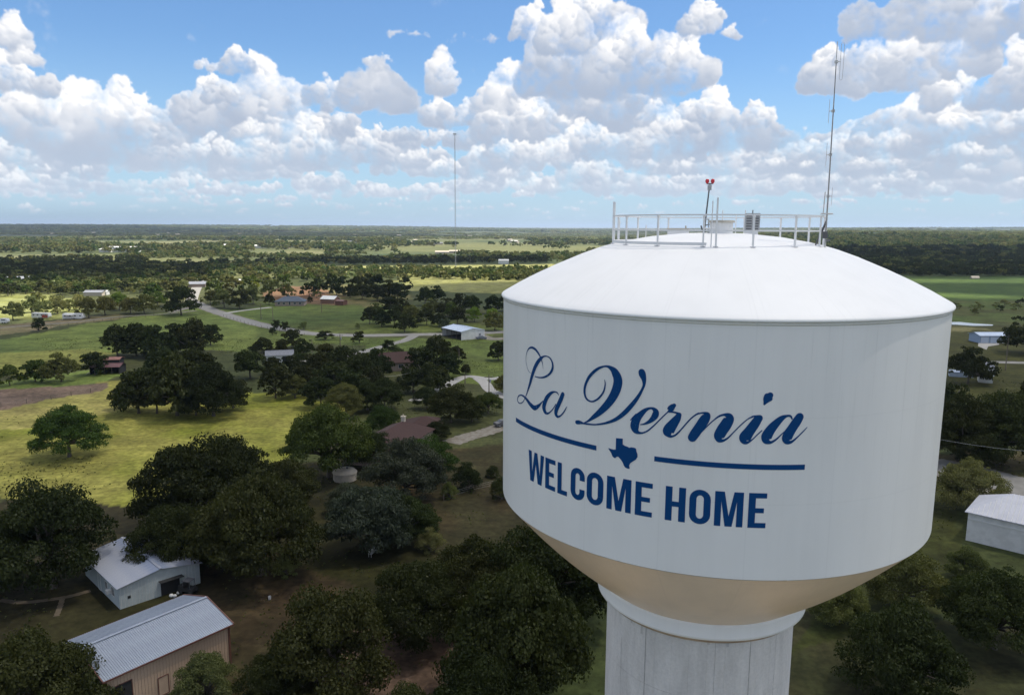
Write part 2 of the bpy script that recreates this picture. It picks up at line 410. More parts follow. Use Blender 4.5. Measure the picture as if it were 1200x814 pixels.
def shade_near(X, Y):
    jx = X + 7 * fbm(X, Y, 45, 3, 1); jy = Y + 7 * fbm(X, Y, 45, 3, 6)
    px, py = to_px(jx, jy)
    lit = np.zeros(X.shape, bool)
    for P in LIT: lit |= inside(px, py, P)
    e = np.minimum(np.minimum(X + 430, 640 - X) / 60, np.minimum(Y + 330, 640 - Y) / 60) + .8 * fbm(X, Y, 120, 3, 4)
    m = np.where(lit, -1, 1.0) * np.ones(X.shape)
    for _ in range(2): m = (m + np.roll(m, 1, 0) + np.roll(m, -1, 0) + np.roll(m, 1, 1) + np.roll(m, -1, 1)) / 5
    return np.minimum(m, e)
cloud_deck('cloud', -430, 640, -330, 640, 7.5, shade_near, 220)
def px_band(polys, amp, s, seed):
    def fn(X, Y):
        px, py = to_px(X + amp * fbm(X, Y, s, 4, seed), Y + amp * fbm(X, Y, s, 4, seed + 7))
        r = np.zeros(X.shape, bool)
        for P in polys: r |= inside(px, py, P)
        m = np.where(r, 1.0, -1.0)
        for _ in range(2): m = (m + np.roll(m, 1, 0) + np.roll(m, -1, 0) + np.roll(m, 1, 1) + np.roll(m, -1, 1)) / 5
        return m
    return fn
cloud_deck('cloud', -1300, 420, 640, 1300, 16, px_band([[(-300, 313), (0, 311), (230, 312), (300, 307), (420, 306), (640, 304), (640, 309), (430, 311), (300, 313), (235, 324), (0, 327), (-300, 329)]], 22, 120, 2), 160)
cloud_deck('cloud', 200, 1500, 560, 1500, 18, px_band([[(880, 294), (1400, 296), (1400, 325), (1000, 325), (880, 312)]], 30, 160, 5), 200)
cloud_deck('cloud', -8200, 700, 2600, 9800, 90, px_band([[(-200, 266.0), (150, 268.5), (350, 272.5), (560, 275.5), (560, 278.5), (300, 278.5), (-200, 277)]], 160, 900, 9), 300, 4300.0)

# ================================================================== the ground
def ground_sheet():
    A = np.concatenate([np.linspace(-180, -50, 40, endpoint=False), np.linspace(-50, 50, 560), np.linspace(50, 180, 41)[1:-1]])
    Rr = np.concatenate([[.0], np.geomspace(6, 40, 10, endpoint=False), np.geomspace(40, 1600, 430, endpoint=False), np.geomspace(1600, 45000, 120)])
    nA, nR = len(A), len(Rr)
    R_, A_ = np.meshgrid(Rr, np.radians(A), indexing='ij')
    X, Y = R_ * np.sin(A_), R_ * np.cos(A_); Z = height(X, Y)
    # real colour of what grows or lies there
    jx, jy = X + (2 + R_ * .012) * fbm(X, Y, 14, 3, 31), Y + (2 + R_ * .012) * fbm(X, Y, 14, 3, 37)
    px, py = to_px(jx, jy)
    n1, n2, n3 = fbm(X, Y, 60, 4, 21), fbm(X, Y, 9, 3, 23), fbm(X, Y, 420, 4, 25)
    col = np.zeros(X.shape + (3,)); 
    def paint(mask, a, b=None, n=n1, k=1.0):
        b = a if b is None else b
        t = np.clip(.5 + n * 1.3, 0, 1)[..., None]
        c = np.array(a) * (1 - t) + np.array(b) * t
        m = (np.asarray(mask, float) * k)[..., None]
        col[:] = col * (1 - m) + c * m
    paint(np.ones(X.shape), (.038, .050, .016), (.056, .060, .021))
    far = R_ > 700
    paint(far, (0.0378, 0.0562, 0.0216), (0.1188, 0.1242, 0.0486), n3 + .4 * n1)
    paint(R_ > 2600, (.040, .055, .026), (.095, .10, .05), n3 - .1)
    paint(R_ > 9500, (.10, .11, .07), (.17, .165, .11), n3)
    P = lambda *q: inside(px, py, q)
    dull = (0.0520, 0.0500, 0.0220); lawn = (0.0433, 0.0582, 0.0148)
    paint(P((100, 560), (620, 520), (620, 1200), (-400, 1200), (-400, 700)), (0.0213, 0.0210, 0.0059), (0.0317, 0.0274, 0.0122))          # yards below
    paint(P((240, 640), (330, 640), (420, 690), (330, 780), (250, 830), (225, 760)), (0.0540, 0.0346, 0.0187), (0.0396, 0.0324, 0.0144), n2, .8)
    paint(P((480, 575), (560, 565), (600, 560), (600, 600), (560, 640), (520, 660), (480, 640)), (0.0612, 0.0374, 0.0187), (0.0360, 0.0324, 0.0130), n2 + .3, .75)
    paint(P((430, 550), (600, 515), (600, 545), (520, 560), (440, 590)), (0.0612, 0.0396, 0.0158), (0.0432, 0.0396, 0.0144), n2, .7)
    paint(P((380, 740), (560, 740), (620, 780), (640, 1000), (380, 1000)), (0.1224, 0.0828, 0.0612), (0.0936, 0.0612, 0.0432), n2, .9)
    paint(P((880, 700), (1300, 740), (1300, 1100), (840, 1100)), (0.0360, 0.0288, 0.0144), (0.0324, 0.0346, 0.0130), n2, .9)
    paint(P((1000, 570), (1130, 570), (1120, 700), (940, 760)), (0.0328, 0.0384, 0.0094), (0.0410, 0.0433, 0.0118), n1)
    paint(P((1090, 530), (1300, 520), (1300, 560), (1090, 560)), (0.0648, 0.0540, 0.0216), (0.0504, 0.0504, 0.0180), n2)
    paint(P((-300, 500), (0, 466), (130, 446), (345, 462), (430, 478), (360, 520), (300, 560), (150, 600), (0, 580), (-300, 620)), (0.1500, 0.1620, 0.0220), (0.2250, 0.2100, 0.0480), n2 * .8 + n1)
    paint(P((0, 480), (120, 456), (190, 470), (60, 500), (0, 505)), (0.3000, 0.2500, 0.0900), (0.2400, 0.2200, 0.0600), n2, .7)
    paint(P((-300, 478), (0, 458), (90, 449), (128, 449), (128, 456), (60, 469), (0, 480), (-300, 500)), (0.1900, 0.1300, 0.0950), (0.1400, 0.1000, 0.0700), n2)   # bare soil
    paint(P((-300, 452), (0, 446), (130, 430), (128, 448), (0, 458), (-300, 476)), (0.0969, 0.1406, 0.0279), (0.1254, 0.1649, 0.0369))
    paint(P((-300, 404), (0, 398), (140, 374), (245, 358), (330, 384), (420, 392), (300, 410), (128, 412), (0, 420), (-300, 440)), (0.0862, 0.1174, 0.0272), (0.1173, 0.1439, 0.0322))
    paint(P((-300, 425), (0, 412), (120, 408), (150, 412), (120, 424), (0, 440)), (0.1311, 0.1455, 0.0328), (0.1710, 0.1746, 0.0410))
    paint(P((-300, 388), (0, 380), (60, 376), (140, 368), (145, 373), (60, 384), (0, 392), (-300, 400)), (0.2000, 0.1550, 0.0950), (0.1300, 0.1200, 0.0500), n2, .85)  # dusty edge by the trailers
    paint(P((-100, 345), (60, 344), (100, 356), (100, 372), (0, 380), (-100, 380)), (0.1539, 0.1637, 0.0443), (0.2025, 0.2160, 0.0810), n2)
    paint(P((300, 352), (430, 358), (470, 345), (490, 372), (600, 385), (600, 393), (480, 391), (370, 388), (300, 372)), (0.0628, 0.0890, 0.0181), (0.0837, 0.1009, 0.0221))
    paint(P((300, 380), (370, 391), (470, 396), (600, 395), (600, 450), (540, 450), (420, 405), (300, 400)), (0.0628, 0.0973, 0.0181), (0.0837, 0.1069, 0.0241))
    paint(P((318, 340), (350, 334), (372, 337), (400, 345), (428, 352), (400, 358), (322, 352), (300, 345)), (0.1659, 0.0886, 0.0486), (0.1140, 0.0708, 0.0389), n2, .95)   # orange dirt
    paint(P((370, 330), (470, 340), (490, 350), (430, 362), (395, 352)), (0.1200, 0.1000, 0.0400), (0.0850, 0.0900, 0.0300), n2, .8)
    paint(P((230, 372), (320, 356), (360, 362), (335, 384), (262, 366)), (0.0739, 0.1048, 0.0221), (0.0847, 0.1152, 0.0266))
    paint(P((340, 312), (700, 309), (700, 319), (600, 322), (520, 319), (380, 319)), (0.2295, 0.2295, 0.0878), (0.1693, 0.1702, 0.0498), n2)
    paint(P((460, 318), (610, 320), (610, 345), (470, 340)), (0.1539, 0.1571, 0.0443), (0.1755, 0.1755, 0.0675), n2)
    paint(P((1020, 324), (1400, 324), (1400, 352), (1070, 352)), (0.0342, 0.0601, 0.0115), (0.0479, 0.0757, 0.0148))
    paint(P((1020, 352), (1400, 352), (1400, 380), (1070, 380)), (0.0550, 0.0580, 0.0160), (0.0570, 0.0825, 0.0164), fbm(X, Y, 16, 3, 41))
    paint(P((1090, 380), (1400, 382), (1400, 470), (1090, 470)), (0.0410, 0.0419, 0.0094), (0.0492, 0.0502, 0.0118))
    paint(P((1090, 384), (1160, 385), (1160, 388), (1090, 388)), (0.1300, 0.1200, 0.0500))
    # pale clearings and farm fields in the distance
    for (a, b, y0, y1) in ((100, 270, 283, 287.5), (170, 236, 287, 290), (130, 240, 311, 313), (225, 300, 282, 284), (330, 420, 284, 286), (0, 60, 277.5, 279), (640, 720, 296, 299), (300, 380, 294, 300), (250, 330, 305, 309), (180, 250, 304, 309), (-40, 130, 298, 302)):
        paint(P((a, y0 + .8), ((a + b) / 2, y0), (b, y0 + .4), (b - 8, y1), (a + 12, y1)), (0.1400, 0.1350, 0.0620), (0.0950, 0.1050, 0.0450), n1)
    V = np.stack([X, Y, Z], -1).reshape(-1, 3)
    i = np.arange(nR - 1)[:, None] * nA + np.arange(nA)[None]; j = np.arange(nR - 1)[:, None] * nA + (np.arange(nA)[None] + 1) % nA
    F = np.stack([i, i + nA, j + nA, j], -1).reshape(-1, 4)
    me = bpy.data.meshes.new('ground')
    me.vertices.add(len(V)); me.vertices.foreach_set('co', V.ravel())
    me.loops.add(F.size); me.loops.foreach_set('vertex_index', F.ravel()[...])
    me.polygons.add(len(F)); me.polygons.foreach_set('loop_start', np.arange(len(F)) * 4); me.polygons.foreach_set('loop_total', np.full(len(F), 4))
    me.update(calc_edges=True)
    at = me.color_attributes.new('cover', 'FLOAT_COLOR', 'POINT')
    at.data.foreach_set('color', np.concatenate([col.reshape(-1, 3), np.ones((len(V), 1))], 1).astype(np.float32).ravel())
    me.shade_smooth()
    def fn(N, vec, c, co):
        a = N.n.new('ShaderNodeAttribute'); a.attribute_name = 'cover'
        s1 = N.noise(co, .9, 6, .65); s2 = N.noise(co, .12, 5, .6); s3 = N.noise(N.v('MULTIPLY', co, (.25, 1.0, 1)), .35, 4, .6)
        k = N.m('MULTIPLY', N.smooth(s1, .25, .75, .62, 1.42), N.smooth(s2, .3, .7, .72, 1.30))
        k = N.m('MULTIPLY', k, N.smooth(s3, .3, .7, .85, 1.15))
        c1 = N.mix(1.0, a.outputs['Color'], N.xyz(k, k, k), 'MULTIPLY')
        # dry straws and bare patches
        d = N.smooth(N.noise(co, .33, 6, .7), .60, .74, 0, .5)
        return N.mix(d, c1, N.mix(1.0, c1, (2.0, 1.35, 1.2), 'MULTIPLY'))
    m = material('ground_cover', (.05, .06, .02), .95, fn=fn, spec=.15)
    return tag(link('ground', me, mat=m), kind='structure')
ground_sheet()

def ribbon(name, pts_px, width, z, mat, smooth=10, kind='structure', wob=.0, label=None):
    pts = [g(*p) for p in pts_px]
    P = []
    for i in range(len(pts) - 1):                       # Catmull-Rom
        a, b, c, d = pts[max(i - 1, 0)], pts[i], pts[i + 1], pts[min(i + 2, len(pts) - 1)]
        for k in range(smooth):
            t = k / smooth
            P.append(.5 * ((2 * b) + (c - a) * t + (2 * a - 5 * b + 4 * c - d) * t * t + (3 * b - a - 3 * c + d) * t ** 3))
    P.append(pts[-1]); m = MB(); V = []
    for i, p in enumerate(P):
        t = (P[min(i + 1, len(P) - 1)] - P[max(i - 1, 0)]); t.z = 0; t.normalize(); nrm = Vector((-t.y, t.x, 0))
        w = width / 2 * (1 + wob * math.sin(i * 1.7) + wob * .6 * math.sin(i * 4.1))
        hz = lambda q: float(height(q.x, q.y)) + z
        for s in (-1, 1):
            q = p + nrm * w * s; V.append((q.x, q.y, hz(q)))
    m.add(V, [(2 * i, 2 * i + 2, 2 * i + 3, 2 * i + 1) for i in range(len(P) - 1)])
    o = m.build(name, mat); return tag(o, kind=kind)
M_road = material('road_asphalt', (.19, .185, .17), .9, (.25, .24, .22), .4, detail=8)
M_conc = material('concrete', (.36, .35, .33), .9, (.28, .27, .25), .5, detail=8)
M_path = material('trodden_path', (.13, .10, .065), .95, (.09, .07, .045), .8)
M_gravel = material('gravel_track', (.22, .205, .175), .95, (.14, .12, .09), .8, detail=8)
ribbon('road', [(224, 352), (240, 360), (262, 368), (300, 379), (335, 386), (368, 391), (420, 393), (480, 392), (540, 391), (600, 388.5), (680, 386)], 6.2, .05, M_road)
ribbon('road_shoulder', [(224, 352), (240, 360), (262, 368), (300, 379), (335, 386), (368, 391), (420, 393), (480, 392), (540, 391), (600, 388.5), (680, 386)], 8.2, .03, M_gravel, wob=.05)
ribbon('road', [(224, 352), (228, 342), (232, 334), (235, 326)], 7, .055, M_road)
ribbon('lane', [(486, 393), (474, 399), (455, 404), (430, 411), (410, 416), (385, 420), (350, 424)], 4.2, .07, M_road)
ribbon('driveway', [(200, 366), (212, 363), (224, 360)], 4, .06, M_gravel)
ribbon('driveway', [(264, 367), (280, 364.5), (300, 362), (318, 360)], 4, .06, M_conc)
ribbon('driveway', [(560, 392), (575, 397), (600, 396)], 6, .065, M_gravel)
ribbon('driveway', [(484, 470), (497, 464), (512, 458), (530, 448), (548, 441), (575, 444), (600, 440)], 3.2, .06, M_conc)
ribbon('driveway', [(560, 443), (568, 449), (576, 458), (600, 468)], 3.4, .07, M_conc)
ribbon('driveway', [(528, 519), (548, 512), (570, 506), (592, 499), (640, 488)], 4.8, .06, M_gravel, wob=.06)
ribbon('road', [(1090, 545), (1130, 553), (1165, 562), (1200, 570), (1300, 592)], 11, .06, M_road)
ribbon('road_shoulder', [(1090, 548), (1130, 556), (1165, 566), (1200, 575), (1300, 600)], 16, .03, M_gravel, wob=.03)
ribbon('lane', [(1150, 424), (1175, 424.5), (1200, 425), (1300, 427)], 4.5, .06, M_road)
ribbon('footpath', [(0, 703), (25, 706), (55, 703), (80, 699), (106, 692)], .8, .05, M_path, wob=.1)
ribbon('footpath', [(73, 702), (70, 712), (66, 722)], .6, .055, M_path, wob=.1)
ribbon('track', [(0, 384), (40, 381), (90, 377), (140, 371), (190, 368), (230, 364)], 3.0, .05, M_gravel, wob=.12)
def sheet(name, poly, z, mat, kind='structure'):
    P = [g(*q) for q in poly]
    m = MB(); m.add([(p.x, p.y, float(height(p.x, p.y)) + z) for p in P], [tuple(range(len(P)))])
    return tag(m.build(name, mat), kind=kind)
sheet('pavement', [(1147, 399.5), (1170, 400), (1171, 404), (1158, 406), (1156, 410), (1146, 405.5)], .08, M_conc)
sheet('pavement', [(517, 318.6), (547, 318.4), (548, 321.5), (519, 322)], .3, M_conc)
_pad = MB().add([(30 * math.sin(rad(14.847)) + 21 * math.cos(t) * (1 + .06 * math.sin(5 * t)), 30 * math.cos(rad(14.847)) + 21 * math.sin(t) * (1 + .07 * math.sin(3 * t)), .05) for t in np.linspace(0, 2 * math.pi, 48, endpoint=False)], [tuple(range(48))])
tag(_pad.build('added_bounce_pad', material('bounce_pad_pale', (.52, .39, .27), .95, (.42, .31, .21), .4, detail=8)), kind='structure')  # pale pad added round the tower base to bounce light onto the bowl
M_water = material('pond_water', (.30, .34, .36), .12, spec=.8)
sheet('pond_water', [(1098, 377.6), (1125, 377.4), (1140, 379), (1164, 380.5), (1163, 381.8), (1140, 382), (1120, 380.6), (1098, 380.2)], .12, M_water)

# ================================================================== the water tower
TX, TY = 30 * math.sin(rad(14.847)), 30 * math.cos(rad(14.847))
TROT = math.atan2(-TX, TY)                       # local -Y looks at the camera, +X to the right
tower = empty('water_tower', (TX, TY, 0), TROT, 'tall white water tower with blue lettering and a railed roof', 'water tower')
def tank_paint(name, col, dirt=.10, gloss=.33):
    def fn(N, vec, c, co):
        s = N.noise(N.v('MULTIPLY', co, (1.1, 1.1, .10)), 1.0, 6, .6)
        b = N.noise(co, .35, 4, .55)
        sp = N.sep(co); ang = N.m('ARCTAN2', sp[0], sp[1])
        k = N.m('MULTIPLY', N.smooth(s, .35, .75, 1.0, 1 - dirt * .6), N.smooth(b, .3, .7, 1 - dirt * .35, 1.0))
        fr = N.m('FRACT', N.m('MULTIPLY', ang, 20 / (2 * math.pi)))                  # welded plate joints, barely seen
        seam = N.smooth(N.m('ABSOLUTE', N.m('SUBTRACT', fr, .5)), .0, .012, .955, 1.0)
        k = N.m('MULTIPLY', k, seam)
        fz = N.m('FRACT', N.m('DIVIDE', N.m('ADD', sp[2], .35), 2.58))
        k = N.m('MULTIPLY', k, N.smooth(N.m('ABSOLUTE', N.m('SUBTRACT', fz, .5)), .0, .010, .96, 1.0))
        run = N.noise(N.xyz(N.m('MULTIPLY', ang, 60), N.m('MULTIPLY', sp[2], .22), 0), 1.0, 5, .65)          # rain streaks, strongest under the rim
        k = N.m('MULTIPLY', k, N.m('SUBTRACT', 1.0, N.m('MULTIPLY', N.smooth(run, .54, .74, 0, dirt * 1.3), N.smooth(sp[2], 36.0, 42.4, .25, 1.0))))
        return N.mix(1.0, c, N.xyz(k, k, k), 'MULTIPLY')
    return material(name, col, gloss, fn=fn, spec=.45)
M_tank = tank_paint('tank_white_paint', (.88, .87, .85), .08, .42)
M_roof = tank_paint('roof_white_paint', (.82, .82, .81), .06, .55)
M_tan = tank_paint('bowl_tan_paint', (.95, .77, .60), .12, .34)
M_rail = material('rail_white_paint', (.76, .76, .76), .45)
RW = 8.02
def prof_mesh(name, prof, mat, n=256, parent=tower, smooth=True):
    o = MB().lathe(prof, n).build(name, mat, parent, smooth)
    return o
wall = prof_mesh('tank_wall', [(RW, 34.72), (RW, 42.40)], M_tank)
roofp = [(8.0, 42.37), (8.085, 42.385), (8.10, 42.42), (8.095, 42.46), (8.05, 42.505), (7.85, 42.62), (7.4, 42.88), (6.8, 43.19), (6.0, 43.565), (5.0, 43.99), (4.3, 44.245), (4.0, 44.33), (3.4, 44.48), (2.4, 44.66), (1.2, 44.78), (.02, 44.82)]
prof_mesh('roof', roofp, M_roof)
prof_mesh('drip_edge', [(8.01, 42.30), (8.035, 42.30), (8.04, 42.37), (8.02, 42.375)], M_tank)
bowl = [(8.0, 34.70)]
for k in range(1, 13):
    t = k / 12; bowl.append((8.0 + (4.02 - 8.0) * t + .10 * math.sin(math.pi * t), 34.70 + (31.06 - 34.70) * t - .13 * math.sin(math.pi * t)))
prof_mesh('bowl', list(reversed(bowl)), M_tan)
MB().lathe([(5.25, 32.13), (5.275, 32.10), (5.262, 32.15), (5.24, 32.19)], 200).build('weld_seam', M_tan, tower, True)
prof_mesh('collar', [(3.9, 30.47), (4.06, 30.47), (4.10, 30.50), (4.10, 30.60), (4.085, 30.62), (4.085, 30.98), (4.06, 31.05), (3.98, 31.09)], M_tank, 160)
prof_mesh('collar_ring', [(3.70, 30.28), (3.86, 30.28), (3.90, 30.32), (3.90, 30.47)], material('ring_tan_paint', (.50, .38, .27), .6, (.30, .22, .15), .9), 128)

# concrete shaft: curved panels between formed joints
def conc_fn(N, vec, c, co):
    co = N.n.new('ShaderNodeNewGeometry').outputs['Position']
    s = N.noise(N.v('MULTIPLY', co, (1.6, 1.6, .35)), 1.0, 7, .62)
    k = N.smooth(s, .3, .75, 1.06, .84)
    f = N.noise(co, 9, 5, .7); k = N.m('MULTIPLY', k, N.smooth(f, .3, .7, .93, 1.05))
    oi = N.n.new('ShaderNodeObjectInfo').outputs['Random']
    k = N.m('MULTIPLY', k, N.m('ADD', .985, N.m('MULTIPLY', oi, .03)))
    return N.mix(1.0, c, N.xyz(k, k, k), 'MULTIPLY')
M_shaft = material('shaft_concrete', (.70, .675, .655), .85, fn=conc_fn, spec=.2)
M_joint = material('joint_gap_concrete', (.52, .50, .49), .95)  # darker tone of the core showing in the open joints
shaft = MB().lathe([(3.655, 0), (3.655, 30.30)], 144).build('shaft', M_joint, tower, True)
NP_, RS = 36, 3.69
M_joint2 = material('stained_joint', (.20, .19, .185), .95, (.42, .40, .39), 3)
def panel_mesh(name, z0, z1, wob):
    m = MB(); a = math.pi / NP_; e = .0004
    m.lathe([(RS, z0 + .005), (RS, z1 - .005)], 4, a0=-a + e, a1=a - e)          # face
    m.lathe([(RS - .03, z0 + .004), (RS, z0 + .004)], 4, a0=-a + e, a1=a - e)      # lower edge
    m.lathe([(RS, z1 - .004), (RS - .03, z1 - .004)], 4, a0=-a + e, a1=a - e)      # upper edge
    for q in (-1, 1):
        t = q * (a - e * .9); P = [(r * math.sin(t), -r * math.cos(t), z) for r, z in ((RS - .03, z0 + .005), (RS, z0 + .005), (RS, z1 - .005), (RS - .03, z1 - .005))]
        m.add(P, [(0, 1, 2, 3)])
    return m.mesh(name, M_shaft, True)
for (z0, z1) in ((27.90, 30.30), (24.9, 27.90)):
    pm = panel_mesh('concrete_panel', z0, z1, 0)
    for k in range(NP_):
        o = link('concrete_panel', pm, shaft); ang = 2 * math.pi * (k + .13) / NP_
        o.rotation_euler = (0, 0, ang); o.location = (0, 0, 0)
        q = 1 + .0002 * math.sin(k * 2.3 + z0); o.scale = (q, q, 1)
mm = MB()
for r_ in range(8):
    z1 = 24.9 - 3 * r_; z0 = max(z1 - 3, .02)
    for k in range(NP_):
        a = 2 * math.pi * (k + .13) / NP_; h = math.pi / NP_ - .0008
        mm.lathe([(RS, z0 + .005), (RS, z1 - .005)], 4, a0=a - h, a1=a + h)
tag(mm.build('lower_concrete_panels', M_shaft, shaft, True), kind='stuff')
for k, dz in ((3.5, .12), (1.35, .05), (-6.6, .3), (-8.2, .1)):      # chips and spalls where the panels meet the ring
    a = 2 * math.pi * (k * .5) / NP_
    MB().lathe([(RS + .002, 30.15 - dz), (RS + .006, 30.22 - dz * .5), (RS + .002, 30.30)], 2, a0=a - .012, a1=a + .012).build('chipped_edge', M_joint, shaft)

for s_, w_, zt in ((-1.92, .022, 30.28), (2.02, .020, 30.28), (-3.2, .010, 29.2), (3.27, .010, 30.2), (.69, .008, 30.2)):
    a = s_ / RS
    MB().lathe([(RS + .008, 24.95), (RS + .008, zt)], 1, a0=a - w_ / RS / 2, a1=a + w_ / RS / 2).build('dark_joint', M_joint2, shaft)
# railing round the roof
def roof_z(r):
    p = sorted(roofp[5:]); return float(np.interp(r, [q[0] for q in p], [q[1] for q in p]))
guard = empty('guardrail', (0, 0, 0)); guard.parent = tower
RR = 3.85
zb = roof_z(RR)
def ringpt(th, z, r=RR): return (r * math.sin(th), -r * math.cos(th), z)
post0 = MB().box((0, 0, .53), (.055, .055, 1.06)).box((0, 0, .012), (.16, .16, .024)).box((0, .0, 1.0), (.075, .075, .05)).mesh('post', M_rail)
tall0 = MB().box((0, 0, .80), (.06, .06, 1.6)).box((0, 0, .012), (.16, .16, .024)).mesh('tall_post', M_rail)
for k in range(15):
    th = rad(-5.6 + 24 * k)
    for (dm, dt) in ((post0, 0),):
        o = link('post', dm, guard); o.location = ringpt(th, zb); o.rotation_euler = (0, 0, th)
for th in (rad(0.5), rad(-86), rad(-92), rad(176), rad(22 + 140)):
    o = link('tall_post', tall0, guard); o.location = ringpt(th, zb); o.rotation_euler = (0, 0, th)
    if th > 2: o.scale = (.7, .7, .85)
for name, zz, hh, tt, a0, a1 in (('top_rail', 1.05, .05, .05, -360, 0), ('middle_rail', .53, .045, .045, 0, 360), ('toe_board', .09, .10, .012, -176, -4), ('toe_board', .09, .10, .012, 176, 296 - 360 + 180)):
    if a1 < a0: continue
    MB().lathe([(RR - tt, zb + zz - hh / 2), (RR, zb + zz - hh / 2), (RR, zb + zz + hh / 2), (RR - tt, zb + zz + hh / 2), (RR - tt, zb + zz - hh / 2)], 90, a0=rad(a0), a1=rad(a1)).build(name, M_rail, guard)
MB().tube(ringpt(rad(-1.8), zb + .0, RR), ringpt(rad(-1.8), zb + 1.5, RR), .02).tube(ringpt(rad(-6), zb + .6), ringpt(rad(0.5), zb + .6), .02).build('gate_bar', M_rail, guard)

# things bolted to the roof
M_galv = material('galvanised_grey', (.42, .43, .44), .5, (.32, .33, .33), 4, metal=.4)
M_dark = material('dark_grey_metal', (.10, .10, .11), .5)
M_tanlid = material('lid_beige', (.45, .42, .36), .6)
def pol(px, r_guess, z):                          # local position on the roof
    a, _ = azel(px, 270); d = rad(a - 14.847)
    x = 30 * math.sin(d) * (1 + r_guess / 30) / math.cos(d) if False else (30 + r_guess) * math.tan(d)
    return (x, r_guess, z)
hx, hy, hz = pol(845, -.6, roof_z(.6))
h = MB().tube((hx, hy, hz - .05), (hx, hy, hz + .38), .42, n=28).build('roof_hatch', M_rail, tower)
MB().tube((hx, hy, hz + .38), (hx, hy, hz + .47), .50, .47, n=28).box((hx, hy - .5, hz + .42), (.14, .06, .05)).build('hatch_lid', M_tanlid, h)
MB().tube((hx - .46, hy - .1, hz), (hx - .46, hy - .1, hz + .52), .02).tube((hx - .46, hy - .1, hz + .5), (hx - .6, hy - .1, hz + .5), .02).build('hatch_handle', M_galv, h)
hx, hy, hz = pol(795, 1.9, roof_z(2.3))
h = MB().box((hx, hy, hz + .12), (.8, .7, .26)).build('roof_hatch', M_rail, tower)
MB().box((hx, hy, hz + .27), (.9, .8, .05)).tube((hx + .3, hy - .3, hz + .29), (hx + .3, hy - .3, hz + .4), .03).build('hatch_lid', M_tanlid, h)
hx, hy, hz = pol(881, 1.6, roof_z(1.9))
h = MB().box((hx, hy, hz + .10), (.46, .4, .2)).build('vent', M_rail, tower)
MB().box((hx, hy, hz + .52), (.56, .48, .66)).tube((hx, hy, hz + .85), (hx, hy, hz + .98), .025).build('vent_cage', M_galv, h)
for s in (-1, 1):
    m = MB()
    for k in range(6): m.box((hx + s * .13, hy - .246, hz + .25 + k * .1), (.2, .012, .05))
    m.build('louvre', M_dark, h)
for (px, hh, dy) in ((862, 1.05, 3.4), (757, .95, 3.5), (726, 1.0, 1.4)):
    hx, hy, _ = pol(px, dy, 0); z0 = roof_z(math.hypot(hx, hy))
    h = MB().tube((hx, hy, z0), (hx, hy, z0 + hh), .018).tube((hx, hy, z0 + hh - .16), (hx, hy, z0 + hh - .1), .035).build('lightning_rod', M_rail, tower)
# obstruction light
bx, by, _ = pol(825, .3, 0); bz = roof_z(1)
bo = empty('obstruction_light', (bx, by, bz)); bo.parent = tower
MB().tube((0, 0, 0), (.13, .05, 1.75), .032, .026).build('pole', M_dark, bo)
MB().box((0, 0, .08), (.14, .14, .16)).tube((-.06, 0, .1), (-.12, -.05, .28), .03).tube((.05, 0, .3), (.25, .02, .34), .02).build('pole_bracket', M_dark, bo)
MB().box((.135, .05, 1.72), (.15, .12, .20)).build('junction_box', M_galv, bo)
M_red = material('red_lens', (.55, .015, .03), .2, spec=.8)
MB().tube((.02, .05, 1.86), (.26, .05, 1.86), .018).tube((.14, .05, 1.8), (.14, .05, 1.88), .02).build('crossbar', M_dark, bo)
for s in (-1, 1):
    x = .14 + s * .10
    MB().tube((x, .05, 1.87), (x, .05, 1.90), .05, n=12).lathe([(.055, 1.90), (.072, 1.93), (.075, 1.98), (.055, 2.03), (.002, 2.045)], 14, c=(x, .05)).build('red_lamp', M_red, bo, True)
# antenna mast with dipoles
an = empty('antenna_mast', ringpt(rad(70), roof_z(3.95), 3.97)); an.parent = tower
M_ant = material('antenna_grey', (.70, .69, .67), .5, (.58, .57, .56), 6)
m = MB()
m.path([(0, 0, -.02), (.0, 0, 1.0), (-.02, 0, 3.4), (-.05, 0, 6.85)], [.036, .032, .024, .014], 8)
m.build('mast', M_ant, an)
def leanx(z): return -.007 * z
for z, s, L in ((6.2, 1, 1.15), (4.6, -1, .8), (3.15, -1, .8), (1.75, 1, .6)):
    x = leanx(z)
    m = MB().tube((x, 0, z), (x + s * .13, 0, z), .014)
    m.path([(x + s * .13, 0, z - L / 2), (x + s * .13, 0, z + L / 2), (x + s * .20, 0, z + L / 2 + .03), (x + s * .23, 0, z + L / 2 - .05), (x + s * .23, 0, z - L / 2 + .05), (x + s * .2, 0, z - L / 2 - .03), (x + s * .13, 0, z - L / 2)] if s > 0 and z > 5 else [(x + s * .13, 0, z - L / 2), (x + s * .13, 0, z + L / 2)], .008, 6)
    m.box((x, 0, z), (.10, .08, .09)).build('dipole', M_ant, an)
MB().tube((leanx(1.15) - .2, 0, 1.15), (leanx(1.15) + .2, 0, 1.15), .03).box((leanx(1.15), 0, 1.15), (.34, .2, .035)).tube((leanx(1.15) - .12, 0, 1.15), (leanx(1.15) - .10, 0, 1.9), .02).build('dipole_arm', M_ant, an)
MB().tube((-.35, -.1, .0), (-.02, 0, .9), .02).tube((-.3, .2, .0), (-.02, 0, .8), .02).box((-.02, 0, .42), (.16, .12, .24)).tube((-.02, 0, .25), (.16, 0, .25), .025).build('mast_brace', M_dark, an)
cb = MB().path([(.0, -.05, .1), (-.01, -.045, 2.0), (-.025, -.04, 4.2), (-.04, -.03, 6.2)], .008, 6).build('cable', M_dark, an)

